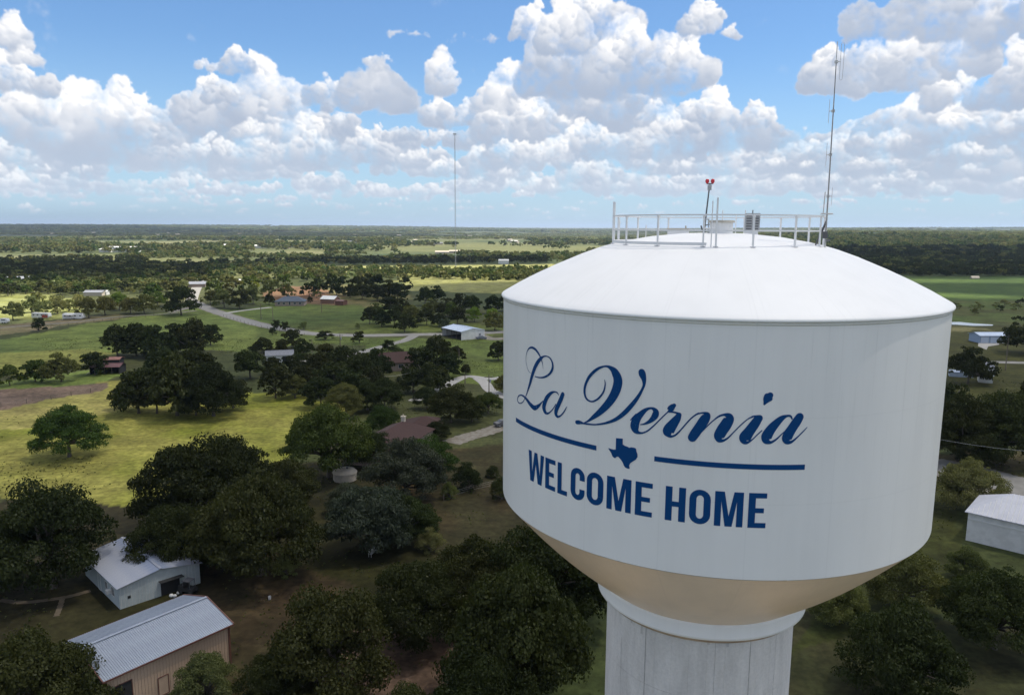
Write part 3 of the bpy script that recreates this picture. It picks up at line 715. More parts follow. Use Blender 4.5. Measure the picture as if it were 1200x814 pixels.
# lettering: flat shapes in tank coordinates (s = along the wall, z = up) wrapped round it
M_blue = material('lettering_blue', (.002, .056, .195), .6, spec=.15)
def on_tank(px, py):
    d = ray(px, py); a = d.x ** 2 + d.y ** 2; b = -2 * (d.x * TX + d.y * TY); c = TX * TX + TY * TY - RW * RW
    t = (-b - math.sqrt(max(0, b * b - 4 * a * c))) / 2 / a
    th = math.atan2(t * d.x - TX, t * d.y - TY) - math.atan2(-TX, -TY); th = (th + math.pi) % (2 * math.pi) - math.pi
    return -th * RW, CAM_H + t * d.z
import bmesh
_lay = [0]
def wrap(name, polys, parent, mat=M_blue):
    """polys: lists of (s, z) outlines; each a sheet of paint a few mm proud"""
    bm = bmesh.new()
    for poly in polys:
        _lay[0] = (_lay[0] + 1) % 12
        lift = RW + .008 + .0003 * _lay[0]
        b2 = bmesh.new(); vs = [b2.verts.new((s, 0, z)) for s, z in poly]
        try: b2.faces.new(vs)
        except ValueError: b2.free(); continue
        b2.normal_update(); bmesh.ops.triangulate(b2, faces=b2.faces[:])
        s0, s1 = min(p[0] for p in poly), max(p[0] for p in poly)
        k = math.ceil(s0 / .15) * .15
        while k < s1:
            bmesh.ops.bisect_plane(b2, geom=b2.verts[:] + b2.edges[:] + b2.faces[:], plane_co=(k, 0, 0), plane_no=(1, 0, 0)); k += .15
        for v in b2.verts:
            th = v.co.x / RW; v.co = (lift * math.sin(th), -lift * math.cos(th), v.co.z)
        bmesh.ops.recalc_face_normals(b2, faces=b2.faces[:])
        me_ = bpy.data.meshes.new('t'); b2.to_mesh(me_); bm.from_mesh(me_); bpy.data.meshes.remove(me_); b2.free()
    for f in bm.faces:
        c = f.calc_center_median()
        if f.normal.x * c.x + f.normal.y * c.y < 0: f.normal_flip()
    me = bpy.data.meshes.new(name); bm.to_mesh(me); bm.free(); me.materials.append(mat)
    return link(name, me, parent)
def stroke(pts, org, sc, n=7):
    """pen stroke traced with its half-widths; quads between successive nibs"""
    P = [np.array(on_tank(org[0] + x / sc, org[1] + y / sc) + ((w / sc) * .0263,)) for x, y, w in pts]
    Q = []
    for i in range(len(P) - 1):
        a, b, c, d = P[max(i - 1, 0)], P[i], P[i + 1], P[min(i + 2, len(P) - 1)]
        for k in range(n):
            t = k / n; Q.append(.5 * ((2 * b) + (c - a) * t + (2 * a - 5 * b + 4 * c - d) * t * t + (3 * b - a - 3 * c + d) * t ** 3))
    Q.append(P[-1]); Q = np.array(Q); Q[:, 2] = np.maximum(Q[:, 2], .004)
    T = np.gradient(Q[:, :2], axis=0); T /= np.linalg.norm(T, axis=1, keepdims=True) + 1e-9
    Nn = np.stack([-T[:, 1], T[:, 0]], 1)
    L, R = Q[:, :2] + Nn * Q[:, 2:], Q[:, :2] - Nn * Q[:, 2:]
    out = [[tuple(L[i]), tuple(L[i + 1]), tuple(R[i + 1]), tuple(R[i])] for i in range(len(Q) - 1)]
    for e in (Q[0], Q[-1]):
        if e[2] > .03: out.append([(e[0] + e[2] * math.cos(a), e[1] + e[2] * math.sin(a)) for a in np.linspace(0, 2 * math.pi, 14)[:-1]])
    return out
def outline(pts, org, sc): return [[on_tank(org[0] + x / sc, org[1] + y / sc) for x, y in pts]]
A_, V_, E_, Nn_ = ((600, 395), 9.044), ((665, 415), 7.4), ((730, 455), 10.18), ((820, 450), 7.83)
script = [
 ('script_letter', 'blue script capital L', [(A_, [(332, 335, 1.5), (322, 268, 5), (300, 203, 11), (268, 150, 14), (237, 119, 15), (205, 108, 12), (175, 127, 8), (155, 175, 4), (149, 240, 3), (160, 310, 3), (178, 355, 3), (200, 382, 2)]),
   (A_, [(245, 415, 5), (300, 427, 8), (350, 420, 11), (400, 387, 14), (430, 335, 17), (430, 272, 13), (405, 222, 9), (370, 201, 7), (335, 205, 11), (298, 235, 22), (262, 285, 27), (235, 345, 27), (214, 410, 26), (195, 480, 22), (175, 545, 15), (157, 600, 8), (146, 625, 5)]),
   (A_, [(140, 640, 5), (122, 678, 6), (92, 699, 6), (66, 685, 7), (60, 652, 7), (72, 622, 8), (97, 612, 8), (127, 626, 12), (160, 662, 20), (200, 715, 27), (240, 747, 29), (278, 730, 22), (308, 700, 11), (332, 672, 5)])]),
 ('script_letter', 'blue script small a after the L', [(A_, [(497, 612, 4), (482, 588, 8), (452, 578, 9), (415, 592, 18), (375, 635, 27), (350, 690, 31), (340, 745, 32), (352, 788, 25), (375, 806, 13), (405, 793, 8), (440, 752, 6), (468, 705, 5)]),
   (A_, [(540, 604, 26), (522, 650, 28), (498, 705, 28), (474, 760, 28), (466, 805, 25), (482, 838, 16), (512, 833, 9), (542, 803, 8), (565, 768, 7), (582, 735, 4)])]),
 ('script_letter', 'blue script capital V', [(V_, [(322, 217, 2), (328, 260, 6), (315, 320, 8), (280, 372, 9), (240, 401, 8), (205, 408, 7), (170, 388, 9), (151, 345, 11), (152, 285, 12), (175, 220, 13), (215, 165, 14), (270, 122, 12), (330, 103, 8), (375, 117, 18), (412, 155, 34), (438, 220, 41), (428, 292, 41), (398, 362, 38), (350, 430, 34), (290, 492, 28), (230, 541, 19), (180, 577, 9), (148, 592, 5)]),
   (V_, [(82, 588, 18), (100, 588, 19), (118, 591, 14), (142, 598, 8), (180, 604, 8), (240, 608, 7), (310, 600, 9), (380, 580, 13), (440, 550, 17), (500, 502, 20), (560, 437, 19), (610, 372, 15), (645, 312, 11), (664, 265, 12), (664, 220, 20), (652, 178, 30), (645, 155, 29)])]),
 ('script_letter', 'blue script small e', [(E_, [(206, 430, 5), (265, 419, 12), (330, 383, 24), (380, 330, 37), (393, 282, 36), (370, 246, 22), (333, 234, 13), (280, 250, 20), (225, 295, 32), (172, 355, 44), (145, 415, 52), (142, 462, 51), (157, 502, 38), (190, 526, 18), (240, 527, 10), (300, 500, 9), (360, 450, 8), (420, 392, 7), (480, 332, 7), (538, 278, 7)]), (E_, [(90, 380, 5), (115, 350, 8), (160, 310, 12)])]),
 ('script_letter', 'blue script small r', [(E_, [(612, 200, 22), (590, 218, 32), (568, 245, 37), (562, 262, 26), (552, 274, 10)]), (E_, [(545, 272, 13), (600, 280, 10), (650, 294, 14), (672, 312, 26)]),
   (E_, [(668, 318, 30), (645, 360, 42), (600, 420, 54), (556, 480, 64), (540, 520, 62), (547, 548, 38), (572, 570, 16), (615, 560, 11), (650, 535, 10), (700, 482, 8), (760, 412, 8), (820, 350, 8), (870, 312, 9), (912, 292, 10)])]),
 ('script_letter', 'blue script small n', [(E_, [(905, 298, 9), (950, 290, 10), (990, 300, 24), (1000, 322, 42), (968, 378, 55), (916, 455, 54), (860, 535, 54), (828, 583, 50)]),
   (Nn_, [(-25, 478, 7), (11, 442, 5), (60, 392, 5), (120, 336, 5), (178, 293, 8), (225, 279, 11), (262, 290, 28), (268, 318, 42), (240, 370, 48), (203, 425, 48), (178, 475, 44), (180, 508, 26), (215, 515, 12), (260, 490, 7), (320, 430, 5), (380, 370, 5), (440, 320, 5), (490, 294, 8)])]),
 ('script_letter', 'blue script small i', [(Nn_, [(490, 294, 8), (530, 292, 10), (545, 305, 30), (530, 325, 36), (500, 370, 41), (455, 430, 44), (415, 488, 50), (408, 518, 32), (432, 534, 14), (480, 508, 6), (530, 460, 5), (572, 422, 5)])]),
 ('letter_dot', 'blue dot of the small i', [(Nn_, [(588, 190, 5), (600, 168, 16), (615, 140, 33), (633, 115, 40), (645, 102, 27)])]),
 ('script_letter', 'blue script small a at the end', [(Nn_, [(848, 322, 5), (833, 293, 9), (800, 290, 11), (750, 313, 24), (692, 367, 35), (642, 427, 42), (612, 482, 45), (612, 518, 30), (650, 532, 13), (700, 505, 8), (748, 460, 5), (780, 430, 4)]),
   (Nn_, [(915, 300, 36), (890, 340, 40), (850, 400, 41), (815, 455, 44), (798, 503, 42), (808, 530, 22), (845, 525, 11), (900, 480, 6), (950, 430, 5), (985, 393, 3)])]),
]
for name, lab, strokes in script:
    polys = []
    for (o_, s_), pts in strokes: polys += stroke(pts, o_, s_)
    # successive quads of one stroke share a level; strokes get their own
    tag(wrap(name, polys, wall), lab)
def poly_strip(a, b, z, h): return [[(a, z - h / 2), (b, z - h / 2), (b, z + h / 2), (a, z + h / 2)]]
tag(wrap('underline', poly_strip(-7.69, -3.37, 38.21, .155), wall), 'blue rule left of the state outline')
tag(wrap('underline', poly_strip(-1.46, 2.86, 38.195, .155), wall), 'blue rule right of the state outline')
wrap('state_outline', outline([(690, 186), (735, 190), (735, 228), (750, 238), (765, 243), (778, 250), (790, 247), (812, 250), (823, 257), (826, 275), (832, 292), (833, 310), (822, 328), (800, 342), (785, 352), (777, 368), (781, 390), (765, 388), (750, 380), (742, 368), (736, 352), (728, 338), (716, 322), (704, 309), (693, 311), (685, 319), (676, 316), (666, 306), (658, 285), (648, 270), (638, 252), (655, 257), (672, 262), (688, 262)], (600, 480), 5.655), wall)
Z0, Z1 = 36.35, 37.41
W_ = .20
def glyph(c, a, b):
    H = Z1 - Z0; z = lambda t: Z0 + H * t; w = b - a; st = W_ if w > .5 else .19; q = .155 / H
    if c == 'E': return [[(a, z(0)), (b, z(0)), (b, z(q)), (a + st, z(q)), (a + st, z(.43)), (b - .07, z(.43)), (b - .07, z(.57)), (a + st, z(.57)), (a + st, z(1 - q)), (b, z(1 - q)), (b, z(1)), (a, z(1))]]
    if c == 'L': return [[(a, z(0)), (b, z(0)), (b, z(q)), (a + st, z(q)), (a + st, z(1)), (a, z(1))]]
    if c == 'H': return [[(a, z(0)), (a + st, z(0)), (a + st, z(.425)), (b - st, z(.425)), (b - st, z(0)), (b, z(0)), (b, z(1)), (b - st, z(1)), (b - st, z(.575)), (a + st, z(.575)), (a + st, z(1)), (a, z(1))]]
    if c == 'M':
        m = (a + b) / 2
        return [[(a, z(0)), (a + .185, z(0)), (a + .185, z(.72)), (m - .10, z(0)), (m + .10, z(0)), (b - .185, z(.72)), (b - .185, z(0)), (b, z(0)), (b, z(1)), (b - .27, z(1)), (m, z(.30)), (a + .27, z(1)), (a, z(1))]]
    if c == 'W':
        m = (a + b) / 2; d = w * .17
        return [[(a + d * .8, z(0)), (a + d * .8 + .22, z(0)), (m, z(.62)), (b - d * .8 - .22, z(0)), (b - d * .8, z(0)), (b, z(1)), (b - .19, z(1)), (b - d * .8 - .10, z(.30)), (m + .085, z(1)), (m - .085, z(1)), (a + d * .8 + .12, z(.30)), (a + .20, z(1)), (a, z(1))]]
    r = w / 2; ri = r - st; out = []
    def ringpts(rr, n=12):
        k = rr / r; cy0, cy1 = Z0 + r * .96, Z1 - r * .96; m = (a + b) / 2; hh = r * .96 - (r - rr) * .86
        top = [(m + rr * math.cos(t), cy1 + hh * math.sin(t)) for t in np.linspace(0, math.pi, n)]
        bot = [(m - rr * math.cos(t), cy0 - hh * math.sin(t)) for t in np.linspace(0, math.pi, n)]
        return top + bot
    O, I = ringpts(r), ringpts(ri); n = len(O)
    for i in range(n):
        j = (i + 1) % n
        if c == 'C' and i == n - 1:                # right side left open
            x = b
            out.append([(b - st, z(.36)), (b - st, I[n - 1][1]), O[n - 1], (b, z(.36))]); out.append([(b - st, I[0][1]), (b - st, z(.63)), (b, z(.63)), O[0]]); continue
        out.append([O[i], O[j], I[j], I[i]])
    return out
ext = [('W', -6.61, -5.655), ('E', -5.574, -5.06), ('L', -4.949, -4.505), ('C', -4.353, -3.784), ('O', -3.70, -3.083), ('M', -2.963, -2.141), ('E', -2.01, -1.475), ('H', -1.082, -.488), ('O', -.38, .23), ('M', .344, 1.155), ('E', 1.30, 1.815)]
for c, a, b in ext:
    tag(wrap('block_letter', glyph(c, a, b), wall), 'blue block capital ' + c)

# ================================================================== trees
def leaf_material(name, c1, c2, tr=.25):
    m = bpy.data.materials.new(name); m.use_nodes = True
    nt = m.node_tree; nt.nodes.clear(); N = NT(nt)
    geo = nt.nodes.new('ShaderNodeNewGeometry'); oi = nt.nodes.new('ShaderNodeObjectInfo')
    co = nt.nodes.new('ShaderNodeTexCoord').outputs['Object']
    r = geo.outputs['Random Per Island']
    n = N.noise(N.v('ADD', co, N.v('SCALE', oi.outputs['Location'], .37)), .45, 3, .6)
    t = N.m('ADD', N.m('MULTIPLY', r, .38), N.m('MULTIPLY', N.smooth(n, .3, .7), .62))
    c = N.mix(N.m('ADD', .12, N.m('MULTIPLY', t, .76)), (*c1, 1), (*c2, 1))
    k = N.m('ADD', .78, N.m('MULTIPLY', oi.outputs['Random'], .44))
    w = N.m('ADD', .86, N.m('MULTIPLY', N.m('FRACT', N.m('MULTIPLY', oi.outputs['Random'], 7.3)), .28))
    c = N.mix(1.0, c, N.xyz(N.m('MULTIPLY', k, w), k, k), 'MULTIPLY')
    d = nt.nodes.new('ShaderNodeBsdfDiffuse'); N.put(d.inputs[0], c)
    tl = nt.nodes.new('ShaderNodeBsdfTranslucent'); N.put(tl.inputs[0], N.mix(1.0, c, (1.25, 1.35, .6, 1), 'MULTIPLY'))
    gl = nt.nodes.new('ShaderNodeBsdfGlossy'); gl.inputs['Roughness'].default_value = .45; N.put(gl.inputs[0], (.9, .95, 1, 1))
    m1 = nt.nodes.new('ShaderNodeMixShader'); m1.inputs[0].default_value = tr
    nt.links.new(d.outputs[0], m1.inputs[1]); nt.links.new(tl.outputs[0], m1.inputs[2])
    m2 = nt.nodes.new('ShaderNodeMixShader'); m2.inputs[0].default_value = .008
    nt.links.new(m1.outputs[0], m2.inputs[1]); nt.links.new(gl.outputs[0], m2.inputs[2])
    o = nt.nodes.new('ShaderNodeOutputMaterial'); nt.links.new(m2.outputs[0], o.inputs[0])
    return m
ML = {
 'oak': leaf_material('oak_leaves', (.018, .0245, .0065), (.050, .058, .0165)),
 'light': leaf_material('light_green_leaves', (.034, .056, .011), (.078, .108, .022)),
 'bright': leaf_material('bright_green_leaves', (.095, .150, .024), (.17, .24, .04)),
 'olive': leaf_material('olive_leaves', (.095, .112, .040), (.19, .20, .075)),
 'grey': leaf_material('grey_green_leaves', (.032, .042, .026), (.076, .090, .058)),
 'yellow': leaf_material('yellow_green_leaves', (.14, .15, .02), (.24, .23, .03)),
 'mid': leaf_material('woodland_leaves', (.068, .078, .025), (.155, .162, .050)),
}
M_bark = material('bark', (.085, .072, .058), .95, (.15, .13, .11), 3, stretch=(1, 1, .3))

def leaf_mesh(name, clumps, n, size, rng, mat, droop=0.0, shell=(.72, 1.03)):
    """n leaf tufts spread over the clumps: centre (x,y,z) and radii"""
    cl = np.array(clumps, float)
    wgt = (cl[:, 3] * cl[:, 4]) ; wgt /= wgt.sum()
    k = rng.choice(len(cl), n, p=wgt)
    d = rng.normal(size=(n, 3)); d /= np.linalg.norm(d, axis=1, keepdims=True)
    d[:, 2] = np.where(d[:, 2] < -.35, -d[:, 2] * .6, d[:, 2])
    rr = rng.uniform(*shell, n)[:, None]
    inner = rng.random(n) < .18; rr[inner] = rng.uniform(.2, .7, inner.sum())[:, None]
    p = cl[k, :3] + d * cl[k, 3:6] * rr
    nrm = d + rng.normal(size=(n, 3)) * .55; nrm /= np.linalg.norm(nrm, axis=1, keepdims=True)
    a = rng.normal(size=(n, 3)); a[:, 2] -= droop * 3; a -= nrm * (a * nrm).sum(1, keepdims=True); a /= np.linalg.norm(a, axis=1, keepdims=True)
    b = np.cross(nrm, a)
    s = (size * rng.uniform(.55, 1.35, n))[:, None]
    L, Wd = s * (.62 + droop), s * (.5 - droop * .25)
    # a tuft: a bent five-cornered blade
    V = np.stack([p - a * L, p - b * Wd * .8 - a * L * .1 + nrm * s * .12, p + a * L * .55 - b * Wd * .55, p + a * L * 1.0 + nrm * s * .05, p + b * Wd * .9 + a * L * .1 - nrm * s * .10], 1).reshape(-1, 3)
    F = np.arange(n * 5).reshape(n, 5)
    me = bpy.data.meshes.new(name)
    me.vertices.add(len(V)); me.vertices.foreach_set('co', V.ravel().astype(np.float32))
    me.loops.add(n * 5); me.loops.foreach_set('vertex_index', F.ravel())
    me.polygons.add(n); me.polygons.foreach_set('loop_start', np.arange(n) * 5); me.polygons.foreach_set('loop_total', np.full(n, 5))
    me.update(calc_edges=True); me.materials.append(mat)
    return me
def crown_clumps(rng, kind, n):
    """unit tree: height 1.0 wide 1.5 for oaks; returns clumps"""
    c = []
    W, z0, H = {'oak': (.74, .24, .72), 'tall': (.44, .26, .72), 'bush': (.60, .10, .84), 'willow': (.62, .24, .68), 'spread': (.84, .30, .64), 'round': (.72, .25, .74)}[kind]
    lob = [(rng.uniform(0, 6.28), rng.uniform(.35, .7)) for _ in range(4)]
    for i in range(n):
        an = rng.uniform(0, 6.283); u = rng.random() ** .55
        reach = .70 + .44 * max(math.cos(an - l[0]) * l[1] for l in lob)
        if kind == 'round': reach = .96
        r = W * u * reach
        top = z0 + H * math.sqrt(max(.03, 1 - (u * .93) ** 2)) * rng.uniform(.80, 1.0)
        z = rng.uniform(.0, 1) ** (.42 if u < .6 else 1.0 if kind == 'round' else .8)
        zz = z0 - .02 + (top - z0) * z
        s = rng.uniform(.06, .18 if n > 100 else .20) * (1.25 - .40 * u)
        if i % 6 == 0: r *= 1.08; s *= .55; zz += .04 * (u < .7)          # sprigs that break the outline
        c.append((r * math.cos(an), r * math.sin(an), zz - s * .4, s * rng.uniform(1.0, 1.5), s * rng.uniform(1.0, 1.5), s * rng.uniform(.62, .9)))
    return c
def trunk_mb(rng, kind, clumps, th=.030, limbs=7, n=7):
    m = MB(); z0 = {'oak': .26, 'tall': .30, 'bush': .06, 'willow': .25, 'spread': .30, 'round': .26}[kind]
    m.path([(0, 0, -.03), (.004, .0, .06), (.012, .006, z0 * .6), (.0, 0, z0)], [th * 1.7, th * 1.15, th, th * .9], n + 1)
    for i in rng.choice(len(clumps), min(limbs, len(clumps)), replace=False):
        x, y, z = clumps[i][:3]; a = rng.uniform(-.05, .05, 2)
        m.path([(0, 0, z0 * .92), (x * .3 + a[0], y * .3 + a[1], z0 + (z - z0) * .45), (x * .7, y * .7, z0 + (z - z0) * .8), (x * .97, y * .97, z)], [th * .62, th * .45, th * .26, th * .1], n)
    return m
PROTO = {}
def protos():
    rng = np.random.default_rng(77)
    #        lod   kinds and how many variants, clumps, leaves, tuft size, limbs
    spec = {'near': ([('oak', 4), ('spread', 2), ('bush', 1), ('tall', 1), ('willow', 1), ('round', 1)], 120, 36000, .0225, 16),
            'mid': ([('oak', 5), ('spread', 2), ('tall', 2), ('bush', 2), ('round', 1)], 54, 5200, .052, 8),
            'far': ([('oak', 5), ('spread', 2), ('tall', 2), ('bush', 2)], 24, 700, .115, 0)}
    for lod, (kinds, nc, nl, sz, lm) in spec.items():
        for kind, cnt in kinds:
            for v in range(cnt):
                c = crown_clumps(rng, kind, nc if kind != 'bush' else nc // 2)
                sh = leaf_mesh('crown', c, nl if kind != 'bush' else nl // 2, sz, rng, None, .45 if kind == 'willow' else 0, (.70, 1.04) if lod != 'far' else (.6, .95))
                tm = trunk_mb(rng, kind, c, limbs=lm if lm else 2, n=7 if lod == 'near' else 5).mesh('trunk', M_bark, True)
                PROTO.setdefault((lod, kind), []).append((sh, tm))
protos()
_crown_cache = {}
def crown_in(mesh, matname):
    k = (mesh.name, matname)
    if k not in _crown_cache:
        m = mesh.copy(); m.name = 'crown'; m.materials.clear(); m.materials.append(ML[matname]); _crown_cache[k] = m
    return _crown_cache[k]
rt = random.Random(4)
TREES = []      # (distance, x, y, width m, kind, leaf, height ratio, label, group, name)
def T(cx, cy, w, leaf='oak', kind='oak', label=None, group=None, hr=None, name=None):
    """a tree whose crown is seen w photo-pixels wide round (cx, cy)"""
    hr = hr or {'oak': .86, 'spread': .74, 'tall': 1.3, 'bush': .95, 'willow': .95, 'round': .74}[kind]
    if group: w *= 1.04 if 'orange' in group else 1.13
    z = 5.0
    for _ in range(4):
        p = g(cx, cy, z); dep = (p - Vector((0, 0, CAM_H))).dot(cF); wm = w * dep / F_PX; z = .60 * hr * wm
    TREES.append((p.xy.length, p.x, p.y, wm, kind, leaf, hr, label, group, name or ('oak_tree' if leaf == 'oak' and kind != 'bush' else 'shrub' if kind == 'bush' else 'leafy_tree')))
exec_list = True
# --- the ones round the foot of the tower and in the yards
T(26, 792, 185, label='big dark oak filling the bottom left corner beside the long barn', hr=.8)
T(108, 812, 62, 'light', 'oak', 'small tree against the near end of the long barn')
T(55, 608, 165, label='wide dark oak left of the small white metal-roofed house')
T(-40, 640, 120, label='dark oak cut by the left edge of the view')
T(218, 553, 150, label='dark oak behind the small white house, the left one of the big pair')
T(302, 596, 158, 'oak', 'oak', 'broad dark oak with a bare grey trunk right of the small white house')
T(197, 620, 100, label='dark oak hanging over the roof of the small white house')
T(268, 545, 125, label='dark rounded oak at the edge of the sunlit pasture')
T(384, 503, 120, 'light', 'oak', 'rounded fresh green tree in front of the red-roofed house', hr=.80)
T(352, 505, 40, 'light', 'oak', 'small green tree leaning out left of the fresh green tree')
T(430, 592, 118, 'grey', 'willow', 'feathery grey-green weeping tree beside the round pale roof', hr=.78)
T(478, 600, 70, 'oak', 'oak', 'dark tree against the right side of the feathery grey tree', hr=.9)
T(474, 540, 100, 'grey', 'oak', 'loose grey-green tree in front of the chimney house')
T(497, 528, 78, 'light', 'oak', 'loose light green tree in front of the right end of the chimney house', hr=.7)
T(406, 578, 50, 'grey', 'oak', 'small grey-green tree in front of the round tank', hr=.8)
T(448, 486, 44, 'light', 'oak', 'small tree behind the ridge of the chimney house')
T(440, 520, 54, 'oak', 'oak', 'dark tree over the left end of the chimney house', hr=.8)
T(512, 500, 36, 'oak', 'oak', 'dark small tree at the right end of the chimney house', hr=.7)
T(392, 735, 180, label='large dark oak at the bottom between barn and tower', hr=.84)
T(485, 690, 130, label='dark oak above the pale dirt drive')
T(612, 718, 200, label='large dark oak hiding the foot of the tower on its left', hr=.9)
T(640, 650, 165, label='dark oak behind the tower shaft on the left')
T(560, 665, 125, label='dark oak at the edge of the brown lawn')
T(322, 790, 95, label='dark oak at the bottom right of the long barn')
T(262, 615, 92, 'oak', 'oak', 'dark oak between the small white house and the grey trunk')
T(336, 560, 84, 'oak', 'oak', 'dark oak left of the feathery grey tree')
T(565, 795, 140, 'oak', 'oak', 'dark oak at the bottom edge against the tower shaft')
T(240, 790, 90, 'olive', 'oak', 'small sparse tree by the tan side of the long barn')
T(475, 835, 110, label='dark oak cut by the bottom edge beside the dirt drive')
T(549, 551, 40, 'oak', 'bush', 'dark round shrub standing in the brown lawn')
T(527, 570, 24, 'mid', 'bush', 'low shrub left of the dark round shrub')
T(577, 549, 18, 'oak', 'bush', 'small dark shrub near the tank, upper one')
T(588, 566, 34, 'oak', 'bush', 'dark shrub half hidden by the tank')
T(505, 626, 36, 'olive', 'bush', 'patchy low bush on the brown lawn')
T(336, 655, 34, 'olive', 'bush', 'olive bush below the feathery grey tree')
T(1062, 750, 150, 'oak', 'oak', 'big dark oak right of the tower shaft', hr=.8)
T(1172, 700, 125, 'oak', 'oak', 'dark oak in front of the white hipped roof')
T(1062, 668, 100, 'mid', 'oak', 'dull green tree under the right edge of the tank')
T(985, 690, 80, 'mid', 'oak', 'dull green tree tucked behind the tan bowl')
T(1135, 655, 50, 'mid', 'oak', 'small tree left of the white hipped building')
T(1139, 560, 82, 'olive', 'oak', 'sparse speckled tree beside the grey road')
T(1128, 490, 100, label='wide dark oak right of the tank, in the middle of three')
T(1180, 488, 110, label='wide dark oak at the right edge above the road')
T(1112, 465, 70, label='dark oak close against the right side of the tank')
T(1150, 520, 60, 'oak', 'oak', 'low dark oak below the wide oaks by the road')
T(1137, 420, 58, label='round dark oak beside the little white shed')
T(1207, 384, 60, label='dark oak right of the blue garage')
T(1240, 440, 80, label=None, group='dark oaks beyond the right edge')
# --- the pasture
T(78, 496, 84, 'light', 'round', 'lone round oak standing in the sunlit pasture', hr=.80, name='oak_tree')
for i, (x, y, w, lab) in enumerate([(160, 448, 72, 'leftmost oak of the dark clump behind the pasture'), (205, 442, 88, 'tallest oak of the dark clump behind the pasture'), (248, 447, 80, 'right-hand oak of the dark clump behind the pasture'), (225, 424, 70, 'oak at the back of the dark clump behind the pasture'), (272, 455, 46, 'low oak at the right end of the dark clump'), (145, 458, 44, 'low oak at the left end of the dark clump'), (182, 456, 56, 'low oak filling the front of the dark clump, left'), (228, 458, 56, 'low oak filling the front of the dark clump, right'), (190, 424, 60, 'oak at the back left of the dark clump')]):
    T(x, y, w, label=lab)
T(322, 441, 50, label='dark oak standing alone right of the dark clump')
T(292, 420, 46, label='dark oak between the clump and the small grey-roofed house')
for x, y, w in ((136, 394, 40), (158, 391, 44), (182, 393, 46), (206, 390, 42), (228, 388, 44), (246, 388, 28), (170, 397, 36), (218, 396, 36)):
    T(x, y, w, group='dark oaks in the row across the green field')
for x, y, w, lf, lab in ((10, 436, 30, 'light', 'light shrubby tree at the left edge by the maroon shed'), (40, 430, 34, 'light', 'light green tree near the left edge, second along'), (70, 424, 46, 'mid', 'green tree left of the dark oak by the maroon shed'), (110, 421, 36, 'oak', 'dark oak behind the maroon shed'), (48, 437, 22, 'light', 'low light tree in front of the hedge')):
    T(x, y, w, lf, 'oak', lab)
for x, y, w, lf, lab in ((103, 357, 30, 'mid', 'left tree of the sunlit row'), (122, 354, 30, 'mid', 'second tree of the sunlit row'), (139, 350, 26, 'bright', 'bright yellow-green tree in the sunlit row'), (152, 354, 26, 'mid', 'middle tree of the sunlit row'), (168, 352, 30, 'mid', 'tree right of middle in the sunlit row'), (184, 347, 24, 'bright', 'bright tree next to the big oak by the road'), (211, 346, 44, 'oak', 'big dark oak beside the road junction'), (178, 338, 26, 'light', 'light tree behind the sunlit row')):
    T(x, y, w, lf, 'oak', lab)
T(14, 361, 32, 'olive', 'spread', 'sparse olive tree in the scrub behind the trailers')
T(44, 377, 20, 'oak', 'bush', 'round dark bush in front of the red and white trailer')
T(66, 362, 5, 'oak', 'tall', 'small upright juniper behind the trailers')
for x, y, w in ((36, 352, 22), (52, 356, 22), (66, 352, 24), (80, 354, 18), (44, 346, 20), (92, 350, 20)):
    T(x, y, w, 'olive', 'bush', group='low olive scrub behind the trailers', name='shrub')
for x, y, w, lf in ((246, 345, 22, 'mid'), (262, 347, 26, 'mid'), (280, 346, 30, 'oak'), (296, 342, 26, 'mid'), (250, 333, 26, 'light'), (272, 331, 28, 'mid'), (292, 328, 26, 'light'), (298, 331, 16, 'yellow'), (318, 333, 28, 'mid'), (336, 337, 24, 'mid'), (330, 326, 24, 'light'), (312, 322, 20, 'light'), (264, 321, 22, 'light'), (240, 322, 20, 'mid')):
    T(x, y, w, lf, 'oak', group='sunlit trees between the road and the orange dirt yard')
# --- the middle of the view
for x, y, w in ((372, 330, 26), (388, 327, 30), (362, 335, 22), (402, 331, 28), (418, 331, 28), (430, 328, 30), (444, 330, 32), (456, 335, 30), (466, 338, 26), (442, 339, 26), (424, 338, 24), (474, 330, 22), (394, 335, 22), (410, 338, 20)):
    T(x, y, w, group='dark oaks in the grove behind the orange dirt yard')
T(315, 349, 16, label='small dark oak left of the blue-roofed house'); T(363, 350, 9, label='small round tree between the blue-roofed house and the shed')
T(371, 343, 14, 'olive', 'spread', 'thin pale tree on the orange dirt')
for x, y, w, lf in ((456, 354, 26, 'oak'), (470, 356, 26, 'oak'), (433, 367, 22, 'oak'), (447, 370, 22, 'oak'), (462, 366, 28, 'oak'), (482, 364, 24, 'mid'), (474, 374, 26, 'oak'), (440, 360, 18, 'mid')):
    T(x, y, w, lf, 'oak', group='oaks in the dark clump above the white open shed')
for x, y, w, lf in ((498, 344, 24, 'oak'), (512, 341, 24, 'oak'), (506, 356, 24, 'mid'), (524, 356, 26, 'oak'), (538, 350, 24, 'oak'), (552, 352, 24, 'oak'), (536, 366, 24, 'oak'), (578, 354, 24, 'oak'), (592, 352, 22, 'oak'), (500, 368, 22, 'oak'), (580, 372, 26, 'mid'), (515, 372, 18, 'oak')):
    T(x, y, w, lf, 'oak', group='trees in the wood left of the tank rim')
T(522, 378, 20, 'grey', 'bush', 'grey-green round shrub by the white open shed')
T(556, 366, 22, 'bright', 'oak', 'bright green tree left of the tank, first of two'); T(577, 366, 20, 'bright', 'oak', 'bright green tree close against the tank')
T(528, 360, 18, 'light', 'tall', 'upright mid-green tree in the wood')
for x, y, w in ((324, 378, 12), (334, 380, 12), (319, 386, 10)): T(x, y, w, 'oak', 'bush', group='dark bushes along the curve of the road', name='shrub')
